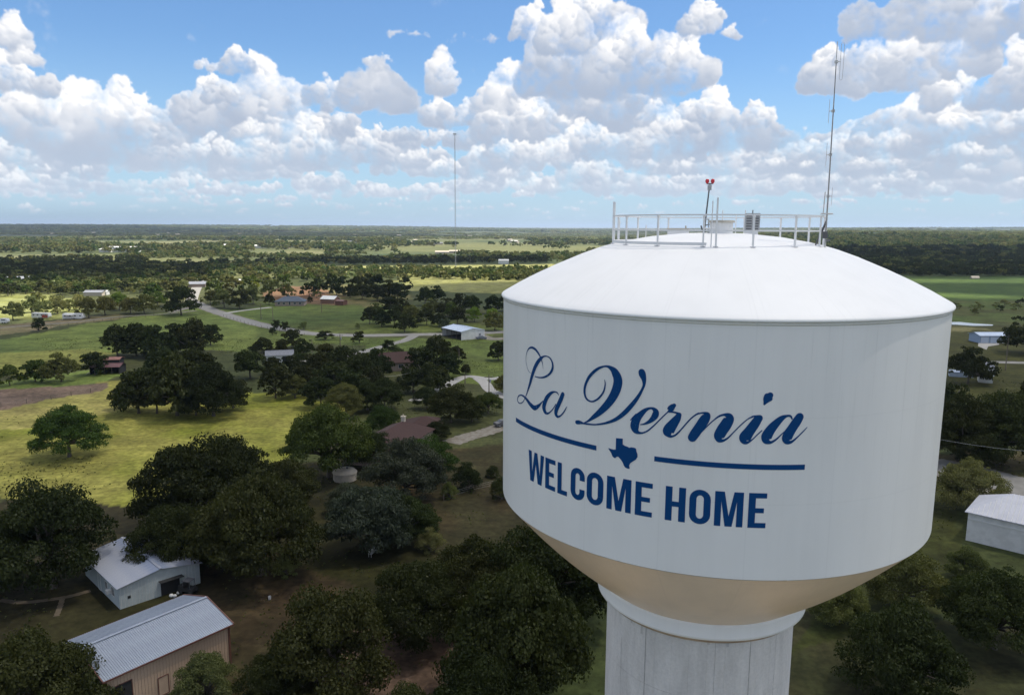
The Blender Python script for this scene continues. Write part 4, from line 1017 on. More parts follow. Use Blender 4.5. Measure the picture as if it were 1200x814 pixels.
T(356, 379, 13, 'mid', 'bush', 'dark bush above the road, standing alone'); T(419, 380, 9, 'mid', 'bush', 'small bush by the edge of the mown grass')
T(421, 391, 20, label='round dark bush below the road', kind='bush'); T(381, 390, 28, label='flat dark bush spilling over the road edge', kind='bush', hr=.5)
for x, y, w in ((342, 393, 26), (356, 404, 26), (331, 403, 20), (308, 404, 26), (300, 408, 18), (380, 410, 28), (318, 425, 24), (352, 420, 26)):
    T(x, y, w, group='dark trees round the small grey-roofed house')
for x, y, w in ((372, 424, 40), (400, 418, 44), (420, 424, 42), (438, 420, 44), (390, 436, 44), (355, 438, 36), (440, 440, 40), (412, 445, 46), (375, 452, 44), (340, 425, 30), (430, 458, 40), (450, 456, 42)):
    T(x, y, w, group='dark oaks of the dense grove in the middle distance')
T(345, 448, 36, 'mid', 'oak', 'olive green tree among the dark grove'); T(405, 462, 50, 'mid', 'oak', 'dull green tree below the dark grove')
T(455, 403, 20, label='dark oak by the fork in the road'); T(466, 411, 16, 'mid', 'oak', 'green bushy tree below the road fork')
for x, y, w in ((492, 418, 44), (512, 408, 44), (524, 422, 34), (500, 436, 44), (484, 440, 34), (516, 440, 32), (535, 412, 20)):
    T(x, y, w, group='dark oaks right of the red-brown roof')
T(528, 466, 62, label='dark oak with a clear trunk beside the concrete drive', hr=.8); T(553, 474, 40, label='dark oak right of the clear-trunked one')
T(500, 462, 34, label='dark oak left of the concrete drive'); T(572, 468, 38, 'light', 'spread', 'light open tree near the gravel drive'); T(592, 446, 30, 'mid', 'oak', 'tree touching the tank edge above the gravel drive')
T(546, 431, 14, label='small palm-like tree on the lawn', kind='tall', hr=.9); T(584, 407, 30, label='dark oak against the tank beside the grassy plot')
# --- woods given by their outline in the photograph; density falls out of the spacing
def fill(poly, spacing, wm, leafs, group, kinds=('oak', 'oak', 'spread'), hr=None, jit=.45):
    P = [g(*q) for q in poly]; xs = [p.x for p in P]; ys = [p.y for p in P]
    q = [(p.x, p.y) for p in P]; y = min(ys); r = 0
    while y < max(ys):
        x = min(xs) + (spacing / 2 if r % 2 else 0)
        while x < max(xs):
            a, b = x + rt.uniform(-1, 1) * spacing * jit, y + rt.uniform(-1, 1) * spacing * jit
            if bool(inside(np.array(a), np.array(b), q)) and rt.random() < .93:
                w = wm * rt.uniform(.72, 1.25); k = rt.choice(kinds)
                TREES.append((math.hypot(a, b), a, b, w, k, rt.choice(leafs), {'oak': .78, 'spread': .68, 'tall': 1.15, 'bush': .85}[k], None, group, 'woodland_tree'))
            x += spacing
        y += spacing * .87; r += 1
mixd = ['oak', 'mid', 'mid', 'light', 'olive']
fill([(-60, 340), (0, 336), (95, 334), (150, 336), (235, 330), (222, 340), (190, 344), (120, 345), (60, 346), (-60, 350)], 9, 10, mixd, 'mixed trees behind the sunlit row')
fill([(-100, 321), (0, 319), (130, 320), (245, 324), (236, 331), (150, 335), (95, 332), (0, 335), (-100, 337)], 10, 11, ['oak', 'mid', 'oak', 'light'], 'trees of the dark wood on the left')
fill([(-160, 313), (0, 311), (100, 311), (225, 313), (240, 318), (238, 324), (130, 320), (0, 319), (-160, 322)], 12, 12, ['oak', 'oak', 'mid'], 'trees of the dark wood on the left')
fill([(300, 308), (430, 307), (640, 305.5), (640, 308), (430, 310), (300, 312)], 12, 11, ['oak', 'oak', 'mid'], 'trees in the dark line across the plain')
fill([(235, 312), (300, 314), (350, 316), (345, 322), (290, 320), (238, 318)], 11, 10, ['light', 'olive', 'mid'], 'pale trees at the edge of the far meadow')
fill([(478, 316), (540, 321), (610, 321), (610, 328), (560, 329), (500, 326), (480, 322)], 12, 12, ['oak', 'oak', 'mid'], 'dark trees bordering the far meadow')
fill([(370, 320), (470, 318), (480, 322), (440, 325), (372, 324)], 13, 11, mixd, 'pale trees at the edge of the far meadow')
fill([(940, 285), (1230, 288), (1250, 324), (1060, 324), (980, 306)], 12, 13, ['oak', 'oak', 'oak', 'mid'], 'trees of the dark wood on the right')
fill([(1110, 357), (1220, 356), (1220, 366), (1150, 370), (1115, 364)], 13, 5, ['mid', 'oak', 'olive'], 'low scrub in the wet meadow on the right', ('bush',))
# --- farther off: woods broken by clearings
def far_woods():
    out = []; rng = np.random.default_rng(9)
    holes = [[(95, 282.5), (275, 283), (290, 287), (170, 290.5), (100, 288)], [(125, 310), (245, 310), (240, 313.5), (130, 314)], [(-60, 276.5), (60, 277), (60, 279), (-60, 279)],
             [(380, 309), (760, 306), (760, 316), (600, 317), (380, 317)], [(520, 316), (550, 316), (550, 323), (515, 323)], [(-60, 297), (140, 297), (140, 303), (-60, 304)], [(170, 303), (250, 303), (250, 310), (170, 309)], [(255, 303), (340, 304), (340, 309), (250, 309)],
             [(320, 283), (425, 284), (420, 287.5), (320, 287)], [(460, 281), (620, 281), (620, 287), (480, 287)], [(300, 292), (385, 294), (380, 300), (290, 300)], [(1060, 272.5), (1200, 274), (1210, 277), (1060, 275.5)], [(1020, 276), (1120, 277.5), (1120, 279.5), (1020, 278)], [(1020, 324), (1400, 324), (1400, 410), (1020, 400)]]
    for d0, d1, sp, wm, nn in ((640, 1300, 12.5, 11.5, 0), (1300, 2400, 21, 20, 0), (2400, 5200, 46, 48, 0), (5200, 11000, 110, 115, 0)):
        yy = np.arange(0, d1, sp)
        X, Y = np.meshgrid(np.arange(-d1, d1, sp), yy)
        X = X + rng.uniform(-.5, .5, X.shape) * sp; Y = Y + rng.uniform(-.5, .5, Y.shape) * sp
        D = np.hypot(X, Y); az = np.degrees(np.arctan2(X, Y))
        keep = (D > d0) & (D < d1) & (np.abs(az) < 56)
        X, Y, D = X[keep], Y[keep], D[keep]
        px, py = to_px(X, Y)
        n = fbm(X, Y, 330 if d1 < 3000 else 900, 4, 51) + .35 * fbm(X, Y, 60, 3, 57)
        cov = n > (-.24 if d1 < 2500 else -.42)
        cov |= (px > 930) & (py < 330)
        cov |= ((py > 270) & (py < 281) & (px < 620) & (n > -.3))
        for hpoly in holes: cov &= ~inside(px, py, hpoly)
        X, Y, D = X[cov], Y[cov], D[cov]
        for x, y, d in zip(X, Y, D): out.append((x, y, wm * rng.uniform(.55, 1.3)))
    return out
FAR = far_woods()
keepT = []
TREES.sort(key=lambda t: t[0])
avoid = [(p.x, p.y, r) for p, r in ((g(342, 357), 13), (g(390, 353), 8), (g(533, 396), 12), (g(50, 369), 7), (g(85, 370), 8), (g(126, 436), 9), (g(1165, 398), 10))]
for t in TREES:
    if t[9] == 'woodland_tree' and any(math.hypot(t[1] - a, t[2] - b) < r + t[3] * .3 for a, b, r in avoid): continue
    keepT.append(t)
TREES = keepT
N_THINGS = 290
ORD = ['leftmost', 'second from the left', 'third from the left', 'fourth from the left', 'fifth from the left', 'sixth from the left', 'seventh from the left', 'eighth from the left', 'ninth from the left', 'tenth from the left', 'eleventh from the left', 'twelfth from the left', 'thirteenth from the left', 'second from the right', 'rightmost']
def singular(q):
    for a, b in (('trees', 'tree'), ('oaks', 'oak'), ('bushes', 'bush')):
        if a in q: return q.replace(a, b, 1)
    return q
bygroup = {}
for i, t in enumerate(TREES[:N_THINGS]):
    if t[8] and not t[7]: bygroup.setdefault(t[8], []).append(i)
for gname, ii in bygroup.items():
    if len(ii) > 15 or gname.startswith('mixed'): continue
    ii.sort(key=lambda i: TREES[i][1] / TREES[i][2])
    for r, i in enumerate(ii):
        o_ = ORD[r] if r < len(ii) - 1 or len(ii) == 1 else 'rightmost'
        TREES[i] = TREES[i][:7] + (singular(gname) + ', ' + o_,) + TREES[i][8:]
for i, (d, x, y, w, kind, leaf, hr, label, group, name) in enumerate(TREES[:N_THINGS]):
    lod = 'near' if d < 190 else 'mid' if d < 480 else 'far'
    if (lod, kind) not in PROTO: kind = 'oak'
    sh, tm = rt.choice(PROTO[(lod, kind)])
    label = label or singular(group)
    zg = float(height(x, y))
    o = empty(name, (x, y, zg), rt.uniform(0, 6.28), label, 'shrub' if name == 'shrub' else 'tree', group)
    unit = w / {'oak': 1.56, 'spread': 1.78, 'tall': .98, 'bush': 1.30, 'willow': 1.34, 'round': 1.52}[kind]
    hz = w * hr / 1.0
    c = link('crown', crown_in(sh, leaf), o); c.scale = (unit, unit * rt.uniform(.9, 1.1), hz)
    k = link('trunk', tm, o); k.scale = (unit, unit, hz)

# the rest of the woods: too many to pick apart
def woodland(name, pts, kinds, leaf_w):
    """points instanced with a few clump shapes; pts = (x, y, width)"""
    src = []
    col = bpy.data.collections.new(name + '_kinds')
    rng = np.random.default_rng(3)
    for j, lf in enumerate(leaf_w):
        c = crown_clumps(rng, kinds[j % len(kinds)], 14)
        me = leaf_mesh('tree_clump', c, 210, .20, rng, ML[lf], 0, (.55, .95))
        so = bpy.data.objects.new('tree_clump', me); col.objects.link(so); src.append(so)
    V = [(x, y, float(height(x, y)) - w * .02) for x, y, w in pts]
    me = bpy.data.meshes.new(name); me.vertices.add(len(V)); me.vertices.foreach_set('co', np.array(V, np.float32).ravel())
    a = me.attributes.new('width', 'FLOAT', 'POINT'); a.data.foreach_set('value', np.array([p[2] for p in pts], np.float32))
    o = tag(link(name, me), kind='stuff')
    gt = bpy.data.node_groups.new(name, 'GeometryNodeTree')
    gt.interface.new_socket('Geometry', in_out='INPUT', socket_type='NodeSocketGeometry'); gt.interface.new_socket('Geometry', in_out='OUTPUT', socket_type='NodeSocketGeometry')
    n = gt.nodes; gi, go = n.new('NodeGroupInput'), n.new('NodeGroupOutput')
    ci = n.new('GeometryNodeCollectionInfo'); ci.inputs[0].default_value = col; ci.inputs[1].default_value = True; ci.inputs[2].default_value = True
    ip = n.new('GeometryNodeInstanceOnPoints'); ip.inputs['Pick Instance'].default_value = True
    rv = n.new('FunctionNodeRandomValue'); rv.data_type = 'FLOAT_VECTOR'; rv.inputs[0].default_value = (0, 0, 0); rv.inputs[1].default_value = (0, 0, 6.283)
    ri = n.new('FunctionNodeRandomValue'); ri.data_type = 'INT'; ri.inputs[4].default_value = 0; ri.inputs[5].default_value = len(src) - 1; ri.inputs['Seed'].default_value = 3
    na = n.new('GeometryNodeInputNamedAttribute'); na.data_type = 'FLOAT'; na.inputs[0].default_value = 'width'
    sc = n.new('ShaderNodeVectorMath'); sc.operation = 'SCALE'; sc.inputs[0].default_value = (.62, .62, .66)
    L = gt.links.new
    L(gi.outputs[0], ip.inputs['Points']); L(ci.outputs[0], ip.inputs['Instance'])
    L(ri.outputs[2], ip.inputs['Instance Index']); L(rv.outputs[0], ip.inputs['Rotation'])
    L(na.outputs[0], sc.inputs['Scale']); L(sc.outputs[0], ip.inputs['Scale']); L(ip.outputs[0], go.inputs[0])
    md = o.modifiers.new('woods', 'NODES'); md.node_group = gt
    return o
rest = [(t[1], t[2], t[3]) for t in TREES[N_THINGS:]]
def around():
    rng = np.random.default_rng(31); X, Y = rng.uniform(-620, 620, 5200), rng.uniform(40, 640, 5200)
    px, py = to_px(X, Y); az = np.degrees(np.arctan2(X, Y)); n = fbm(X, Y, 60, 3, 61)
    k = (((px > 630) & (px < 1070) & (py > 400) & (py < 590) & (np.hypot(X - TX, Y - TY) > 26)) | (np.abs(az) > 38) & (np.abs(az) < 75)) & (n > -.05) & ((az < -38) | (az > 38) | (py > 400))
    return [(x, y, w) for x, y, w in zip(X[k], Y[k], rng.uniform(7, 14, k.sum()))]
rest += around()
print('trees', len(TREES), 'far', len(FAR))
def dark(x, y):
    px, py = to_px(np.array(x), np.array(y)); return (px > 930 and 295 < py < 326) or (311 < py < 328 and px < 240) or (304 < py < 311 and px < 640)  # woods under the cloud bands; their shade also put into darker leaves
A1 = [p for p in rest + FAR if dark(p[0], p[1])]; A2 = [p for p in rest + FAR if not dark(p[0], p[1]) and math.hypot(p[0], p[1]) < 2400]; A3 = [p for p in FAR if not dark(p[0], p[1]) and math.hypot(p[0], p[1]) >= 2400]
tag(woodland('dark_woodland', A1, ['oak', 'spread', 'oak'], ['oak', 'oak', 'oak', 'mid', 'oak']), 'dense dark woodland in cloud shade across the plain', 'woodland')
tag(woodland('woodland', A2, ['oak', 'spread', 'bush'], ['mid', 'light', 'olive', 'mid', 'olive', 'mid', 'light']), 'mixed green woodland broken by pale clearings', 'woodland')
def flat_w(pts): return [(x, y, w) for x, y, w in pts]
o = woodland('distant_woodland', A3, ['spread', 'oak'], ['mid', 'olive', 'mid', 'olive'])
for nd in o.modifiers[0].node_group.nodes:
    if nd.bl_idname == 'ShaderNodeVectorMath': nd.inputs[0].default_value = (.62, .62, .17)
tag(o, 'faint bluish woodland running to the horizon', 'woodland')

def weeds():
    rng = np.random.default_rng(21)
    X, Y = rng.uniform(-190, 150, 60000), rng.uniform(55, 300, 60000)
    n = fbm(X, Y, 30, 4, 71) + .5 * fbm(X, Y, 6, 2, 73); px, py = to_px(X, Y)
    k = (n > .02) & (px > -30) & (px < 1230) & (py < 830)
    road = np.zeros(X.shape, bool)
    for q in ([(520, 522), (548, 506), (600, 488), (600, 506), (550, 520)], [(480, 474), (545, 438), (600, 436), (600, 470), (565, 460), (548, 448), (500, 470)], [(60, 640), (215, 620), (290, 740), (140, 830), (60, 760)], [(0, 455), (130, 448), (130, 458), (0, 482)], [(1090, 540), (1210, 560), (1210, 590), (1090, 560)], [(1120, 570), (1220, 570), (1220, 680), (1110, 660)]): road |= inside(px, py, q)
    for q in ([(220, 345), (262, 362), (300, 374), (370, 386), (600, 384), (600, 396), (370, 396), (300, 386), (240, 366)],): road |= inside(px, py, q)
    k &= ~road
    return [(x, y, s) for x, y, s in zip(X[k], Y[k], rng.uniform(.14, .46, k.sum()))]
tag(woodland('weeds', weeds(), ['bush'], ['olive', 'mid', 'light', 'olive']), 'tufts of weeds and tall grass scattered over pasture and yards', 'weeds')

# ================================================================== buildings
def ribs_fn(axis, pitch, k0=.86):
    def fn(N, vec, c, co):
        sp = N.sep(co); f = N.m('FRACT', N.m('DIVIDE', sp[axis], pitch))
        s = N.smooth(N.m('ABSOLUTE', N.m('SUBTRACT', f, .5)), .36, .5, 1.0, k0)
        n = N.smooth(N.noise(N.v('MULTIPLY', co, (.4, .4, 2)), 1.2, 5, .6), .3, .7, .86, 1.08)
        k = N.m('MULTIPLY', s, n)
        return N.mix(1.0, c, N.xyz(k, k, k), 'MULTIPLY')
    return fn
def rust_fn(N, vec, c, co):
    n = N.noise(N.v('MULTIPLY', co, (1, 1, .3)), .8, 6, .65)
    return N.mix(N.smooth(n, .55, .75, 0, .6), c, (.30, .17, .10, 1))
M_galvroof = material('galvalume_sheet', (.27, .31, .37), .45, (.22, .25, .31), .7, metal=.25, detail=6)
M_oldroof = material('weathered_sheet', (.36, .37, .40), .5, (.14, .19, .31), .16, metal=.2, detail=3)
M_bluewash = material('cool_white_sheet', (.46, .54, .66), .5, (.40, .47, .58), .6)
M_hiproof = material('white_ribbed_sheet', (.50, .51, .56), .5, (.44, .45, .50), .8)
M_tanwall = material('tan_sheet', (.52, .38, .27), .6, (.44, .32, .23), .9)
M_trim = material('dark_red_trim', (.13, .055, .04), .6)
M_paleblue = material('pale_blue_boards', (.44, .50, .51), .75, (.38, .43, .44), 1.2)
M_whitewall = material('white_boards', (.68, .68, .66), .8, (.58, .58, .56), 1.0)
M_brick = material('buff_brick', (.34, .27, .22), .9, (.26, .20, .17), 5)
M_shingle = material('slate_blue_shingle', (.055, .075, .105), .85, (.08, .10, .13), 3)
M_redshingle = material('red_brown_shingle', (.048, .020, .016), .9, (.034, .015, .012), 2.2)
M_greyroof = material('grey_shingle', (.20, .21, .24), .85, (.15, .16, .18), 2)
M_maroon = material('maroon_sheet', (.13, .045, .05), .6, (.10, .04, .04), 2)
M_garblue = material('powder_blue_boards', (.26, .34, .47), .7)
M_doorblue = material('pale_blue_door', (.46, .53, .64), .6)
M_glass = material('window_glass', (.03, .04, .05), .12, spec=.8)
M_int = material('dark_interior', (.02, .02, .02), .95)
M_frame = material('window_frame_white', (.62, .62, .60), .6)
M_wood = material('grey_wood', (.20, .16, .12), .9, (.13, .105, .08), 4, stretch=(1, 1, .2))
M_redpaint = material('red_paint', (.36, .07, .045), .5)
M_white = material('white_vehicle_paint', (.72, .72, .72), .3)
M_tyre = material('tyre_rubber', (.02, .02, .02), .8)
M_beige = material('beige_stucco', (.50, .44, .36), .85, (.42, .37, .30), 2)

def sheet_mesh(w, l, thick=.03, ribs=3, h=.035):
    """one ribbed metal sheet lying in x (width) and y (length)"""
    xs, zs = [], []
    for k in range(ribs):
        c = w * (k + .5) / ribs
        xs += [c - .05, c - .025, c + .025, c + .05]; zs += [0, h, h, 0]
    xs = [.004] + xs + [w - .004]; zs = [0] + zs + [0]
    m = MB(); n = len(xs)
    m.add([(x, y, z) for y in (0, l) for x, z in zip(xs, zs)], [(i, i + 1, n + i + 1, n + i) for i in range(n - 1)])
    m.add([(.004, 0, -thick), (w - .004, 0, -thick), (w - .004, l, -thick), (.004, l, -thick)], [(0, 3, 2, 1)])
    m.add([(.004, 0, 0), (.004, 0, -thick), (w - .004, 0, -thick), (w - .004, 0, 0)], [(0, 1, 2, 3)])
    return m
def gable(name, label, cat, pos, rz, L, W, H, rise, wallm, roofm, over=.35, sheets=None, group=None, open_side=None, hip=0.0, ridge_off=0.0, ribm=None, wall_panels=None, trim=None):
    """pos = centre on the ground, length along local x. hip = how far the ridge stops short of each end"""
    t = empty(name, (pos[0], pos[1], float(height(pos[0], pos[1]))), rz, label, cat, group)
    th = .14; yr = ridge_off
    def wallpart(vs, fs=None):
        MB().add(vs, fs or [(0, 1, 2, 3)]).build('wall', wallm, t)
    def slab(x0, y0, x1, y1, tops):          # a wall with thickness; tops: list of (fraction, height)
        d = Vector((x1 - x0, y1 - y0, 0)); n = Vector((-d.y, d.x, 0)).normalized() * th
        V = [];
        for s in (Vector((0, 0, 0)), n):
            V += [(x0 + s.x, y0 + s.y, 0), (x1 + s.x, y1 + s.y, 0)] + [(x0 + d.x * f + s.x, y0 + d.y * f + s.y, z) for f, z in reversed(tops)]
        k = 2 + len(tops)
        F = [tuple(range(k)), tuple(reversed(range(k, 2 * k)))] + [((i + 1) % k, i, k + i, k + (i + 1) % k) for i in range(k)]
        MB().add(V, F).build('wall', wallm, t)
    a, b = L / 2, W / 2
    e = .003
    if open_side != 'front': slab(-a + th + e, -b, a - th - e, -b, [(0, H), (1, H)])
    if open_side != 'back': slab(a - th - e, b, -a + th + e, b, [(0, H), (1, H)])
    fr = (yr + b) / W
    ends = [(0, H), (1, H)] if hip > 0 else [(0, H), (fr, H + rise), (1, H)]
    if open_side != 'right': slab(a, -b, a, b, ends)
    if open_side != 'left': slab(-a, b, -a, -b, [(1 - f, z) for f, z in reversed(ends)] if hip == 0 else ends)
    if open_side:
        m = MB()
        for k in range(5):
            if open_side == 'front': m = MB().box((-a + .1 + (L - .2) * k / 4, -b + .08, H / 2), (.14, .14, H))
            elif open_side == 'left': m = MB().box((-a + .08, -b + .1 + (W - .2) * k / 4, H / 2), (.14, .14, H))
            else: break
            m.build('post', M_wood, t)
    # roof
    z0 = H + .02
    for s in (-1, 1):
        run = b + over - s * (-yr) if False else (b + over + (yr if s < 0 else -yr))
        runw = b + (yr if s < 0 else -yr)
        sl = rise / runw; drop = over * sl
        ye = s * (b + over)
        x0, x1 = -a - over, a + over
        if sheets and hip == 0:
            n = max(1, round((x1 - x0) / sheets)); w = (x1 - x0) / n; l = math.hypot(run, rise + drop)
            sm = sheet_mesh(w, l, ribs=3).mesh('roof_sheet', roofm)
            sx = Vector((1, 0, 0)) * (1 if s < 0 else -1)
            sy = Vector((0, yr - ye, rise + drop)).normalized(); sz = sx.cross(sy)
            for k in range(n):
                o = link('roof_sheet', sm, t)
                org = Vector(((x0 + k * w) if s < 0 else (x1 - k * w), ye, z0 - drop))
                o.matrix_local = Matrix(((sx.x, sy.x, sz.x, org.x), (sx.y, sy.y, sz.y, org.y), (sx.z, sy.z, sz.z, org.z), (0, 0, 0, 1)))
        else:
            hx = hip
            V = [(x0, ye, z0 - drop), (x1, ye, z0 - drop), (x1 - (hx + over if hx else 0), yr, z0 + rise), (x0 + (hx + over if hx else 0), yr, z0 + rise)]
            V += [(x, y, z + .10) for x, y, z in V]
            F = [(3, 2, 1, 0), (4, 5, 6, 7), (0, 1, 5, 4), (1, 2, 6, 5), (2, 3, 7, 6), (3, 0, 4, 7)]
            if s > 0: F = [tuple(reversed(f)) for f in F]
            MB().add(V, F).build('roof', roofm, t)
    if hip:
        sl = rise / b; drop = over * sl
        for s in (-1, 1):
            V = [(s * (a + over), -b - over, z0 - drop), (s * (a + over), b + over, z0 - drop), (s * (a - hip), yr, z0 + rise)]
            V += [(x - s * .002, y, z + .102) for x, y, z in V]
            F = [(0, 2, 1), (3, 4, 5), (0, 1, 4, 3), (1, 2, 5, 4), (2, 0, 3, 5)]
            if s < 0: F = [tuple(reversed(f)) for f in F]
            MB().add(V, F).build('hip_roof', roofm, t)
    elif L > 5:
        MB().box((0, yr, z0 + rise + .05), (L + 2 * over + .02, .32, .05)).build('ridge_cap', roofm, t)
    if trim:
        for s in (-1, 1):
            MB().box((0, s * (b + over + .035), z0 - over * rise / b - .07), (L + 2 * over + .1, .06, .16)).build('fascia', trim, t)
            for q in (-1, 1):
                y1, y2 = s * (b + over), yr; zz1, zz2 = z0 - over * rise / b + .045, z0 + rise + .06
                MB().tube((q * (a + over + .02), y1, zz1), (q * (a + over + .02), y2, zz2), .07, n=4).build('rake_trim', trim, t)
            for q in (-1, 1): MB().box((q * (a - .02), s * (b - .02), H / 2 - .02), (.20, .20, H - .04)).build('corner_trim', trim, t)
    return t
def on_side(t, side, L, W, u, z, w, h, name='window', mat=None, framem=None, child='pane', cm=None):
    """a framed opening on one wall; u runs along the wall seen from outside"""
    mat = mat or M_frame; cm = cm or M_glass
    a, b = L / 2, W / 2
    def P(uu, out, zz):
        return {'front': (uu, -b - out, zz), 'back': (-uu, b + out, zz), 'right': (a + out, uu, zz), 'left': (-a - out, -uu, zz)}[side]
    sx = side in ('front', 'back')
    m = MB(); fw = .07
    def bx(uc, zc, ww, hh, out, d): m.box(P(uc, out, zc), (ww, d, hh) if sx else (d, ww, hh))
    bx(u - w / 2, z, fw, h + fw, .02, .06); bx(u + w / 2, z, fw, h + fw, .02, .06); bx(u, z + h / 2, w - fw, fw, .02, .06); bx(u, z - h / 2, w - fw, fw, .02, .06)
    if name == 'window': bx(u, z, .04, h - fw, .018, .04)
    o = m.build(name, mat, t)
    MB().box(P(u, .006, z), (w - fw, .02, h - fw) if sx else (.02, w - fw, h - fw)).build(child, cm, o)
    return o

# --- the long tan barn at the bottom left
HB = 4.5
A = g(269.5, 729, HB); B = g(140, 786.5, HB); Cc = g(211, 692, HB)
dl = (B - A).normalized(); L_b = 13.0; W_b = 9.9
dw = Vector((-dl.y, dl.x, 0)); dw = dw if dw.dot(Cc - A) > 0 else -dw
ctr = A + dl * (L_b / 2 - .2) + dw * (W_b / 2 - .3)
rz = math.atan2(-dl.y, -dl.x)                     # local +x points to the right-hand end
lx, lw = L_b - .7, W_b - .7
barn = gable('long_barn', 'long tan metal barn with grey ribbed roof and dark red trim', 'barn', ctr, rz, lx, lw, HB - .05, 1.25, M_tanwall, M_galvroof, .35, sheets=.62, trim=M_trim)
pm = MB()
for k in range(1):
    V = []
    for (x, y) in ((0.0, 0), (.035, .0), (.055, .035), (.105, .035), (.125, 0), (.30, 0)):
        V += [(x, -y, 0), (x, -y, HB - .15)]
    pm.add(V, [(2 * i, 2 * i + 2, 2 * i + 3, 2 * i + 1) for i in range(5)])
pmm = pm.mesh('wall_panel', M_tanwall)
n = int(lx / .30)
for side, cnt, org, ang in (('front', int((lx - .1) / .305), (-lx / 2 + .07, -lw / 2 - .004), 0), ('right', int((lw - .1) / .305), (lx / 2 + .004, -lw / 2 + .07), math.pi / 2)):
    for k in range(cnt):
        o = link('wall_panel', pmm, barn); o.rotation_euler = (0, 0, ang)
        o.location = (org[0] + k * .305 * math.cos(ang), org[1] + k * .305 * math.sin(ang), .03)
on_side(barn, 'front', lx, lw + .09, 2.2 - lx / 2 + 3, 1.15, 1.0, 1.9, 'door', M_trim, child='door_leaf', cm=M_tanwall)
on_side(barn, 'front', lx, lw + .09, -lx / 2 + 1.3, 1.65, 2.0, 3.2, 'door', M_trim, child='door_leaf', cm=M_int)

# --- the small white house with the weathered sheet roof
P0 = g(138, 712); H1 = 2.75
Pc = g(138, 689, H1); Pl = g(97, 650, H1)
dl = (Pl - Pc); dl.z = 0; Lh = dl.length - .2; dl.normalize(); dw = Vector((dl.y, -dl.x, 0)); Wh = 9.6
ctr = Pc + dl * (Lh / 2 + .1) + dw * (Wh / 2 + .1)
rz = math.atan2(-dl.y, -dl.x)
house1 = gable('small_house', 'small white house with weathered pale metal roof under the dark oaks', 'house', ctr, rz, Lh, Wh, H1, .85, M_paleblue, M_oldroof, .3, sheets=.75)
# which local side looks where: the gable end nearest the camera is +x, the long wall on the left is -y or +y
sidewall = 'front' if (Matrix.Rotation(rz, 3, 'Z') @ Vector((0, -1, 0))).dot(-dw) > 0 else 'back'
on_side(house1, sidewall, Lh, Wh, Lh / 2 - 2.1 if sidewall == 'front' else -(Lh / 2 - 2.1), 1.55, .9, 1.1)
on_side(house1, sidewall, Lh, Wh, Lh / 2 - 4.4 if sidewall == 'front' else -(Lh / 2 - 4.4), 1.55, .8, .95)
on_side(house1, sidewall, Lh, Wh, Lh / 2 - 7.0 if sidewall == 'front' else -(Lh / 2 - 7.0), 1.05, .9, 2.0, 'door', child='door_leaf', cm=M_paleblue)
s_ = -1 if sidewall == 'front' else 1
MB().box((Lh / 2 - 3.0, s_ * (Wh / 2 + .25), 1.3), (.65, .5, .42)).build('air_conditioner', M_frame, house1)
u0 = -s_ * 0
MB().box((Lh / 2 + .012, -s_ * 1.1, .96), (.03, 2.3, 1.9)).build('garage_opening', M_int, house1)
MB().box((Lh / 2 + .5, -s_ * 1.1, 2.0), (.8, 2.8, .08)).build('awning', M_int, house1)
MB().box((Lh / 2 + .02, s_ * (Wh / 2 - 1.1), 1.2), (.04, .35, .35)).build('wall_vent', M_int, house1)
for k in range(int(Wh / .4)):
    y = -Wh / 2 + .2 + k * .4
    if abs(y + s_ * 1.1) < 1.6: continue
    MB().box((Lh / 2 + .012, y, 1.36), (.02, .03, 2.7)).build('batten', M_whitewall, house1)
for q, (dx, dy, r) in enumerate(((1.2, -.4, .28), (1.5, -.1, .24), (1.0, .5, .22))):
    p = house1.matrix_basis @ Vector((Lh / 2 + dx, -s_ * 1.1 + dy, r * .8))
    m = MB().lathe([(.02, -r * .8), (r * .8, -r * .6), (r, 0), (r * .75, r * .6), (.02, r * .75)], 10)
    tag(m.build('feed_sack', M_frame, None, True, loc=p), 'pale round sack in front of the garage opening of the small white house, ' + ('left one', 'middle one', 'right one')[q], 'sack', 'sacks by the small white house')
utv = empty('utility_cart', house1.matrix_basis @ Vector((Lh / 2 + 1.6, -s_ * 2.6, 0)), rz + .5, 'dark utility cart parked beside the small white house', 'cart')
MB().box((0, 0, .62), (2.1, 1.2, .35), taper=.9).box((-.6, 0, .95), (.8, 1.15, .35)).build('body', M_int, utv)
MB().box((.1, 0, 1.75), (1.1, 1.15, .05)).tube((-.4, -.5, .8), (-.3, -.5, 1.75), .03).tube((-.4, .5, .8), (-.3, .5, 1.75), .03).tube((.7, -.5, .8), (.55, -.5, 1.75), .03).tube((.7, .5, .8), (.55, .5, 1.75), .03).build('canopy', M_dark, utv)
for x in (-.7, .7):
    for y in (-.55, .55): MB().tube((x, y - .1, .28), (x, y + .1, .28), .28, n=12).build('wheel', M_tyre, utv)

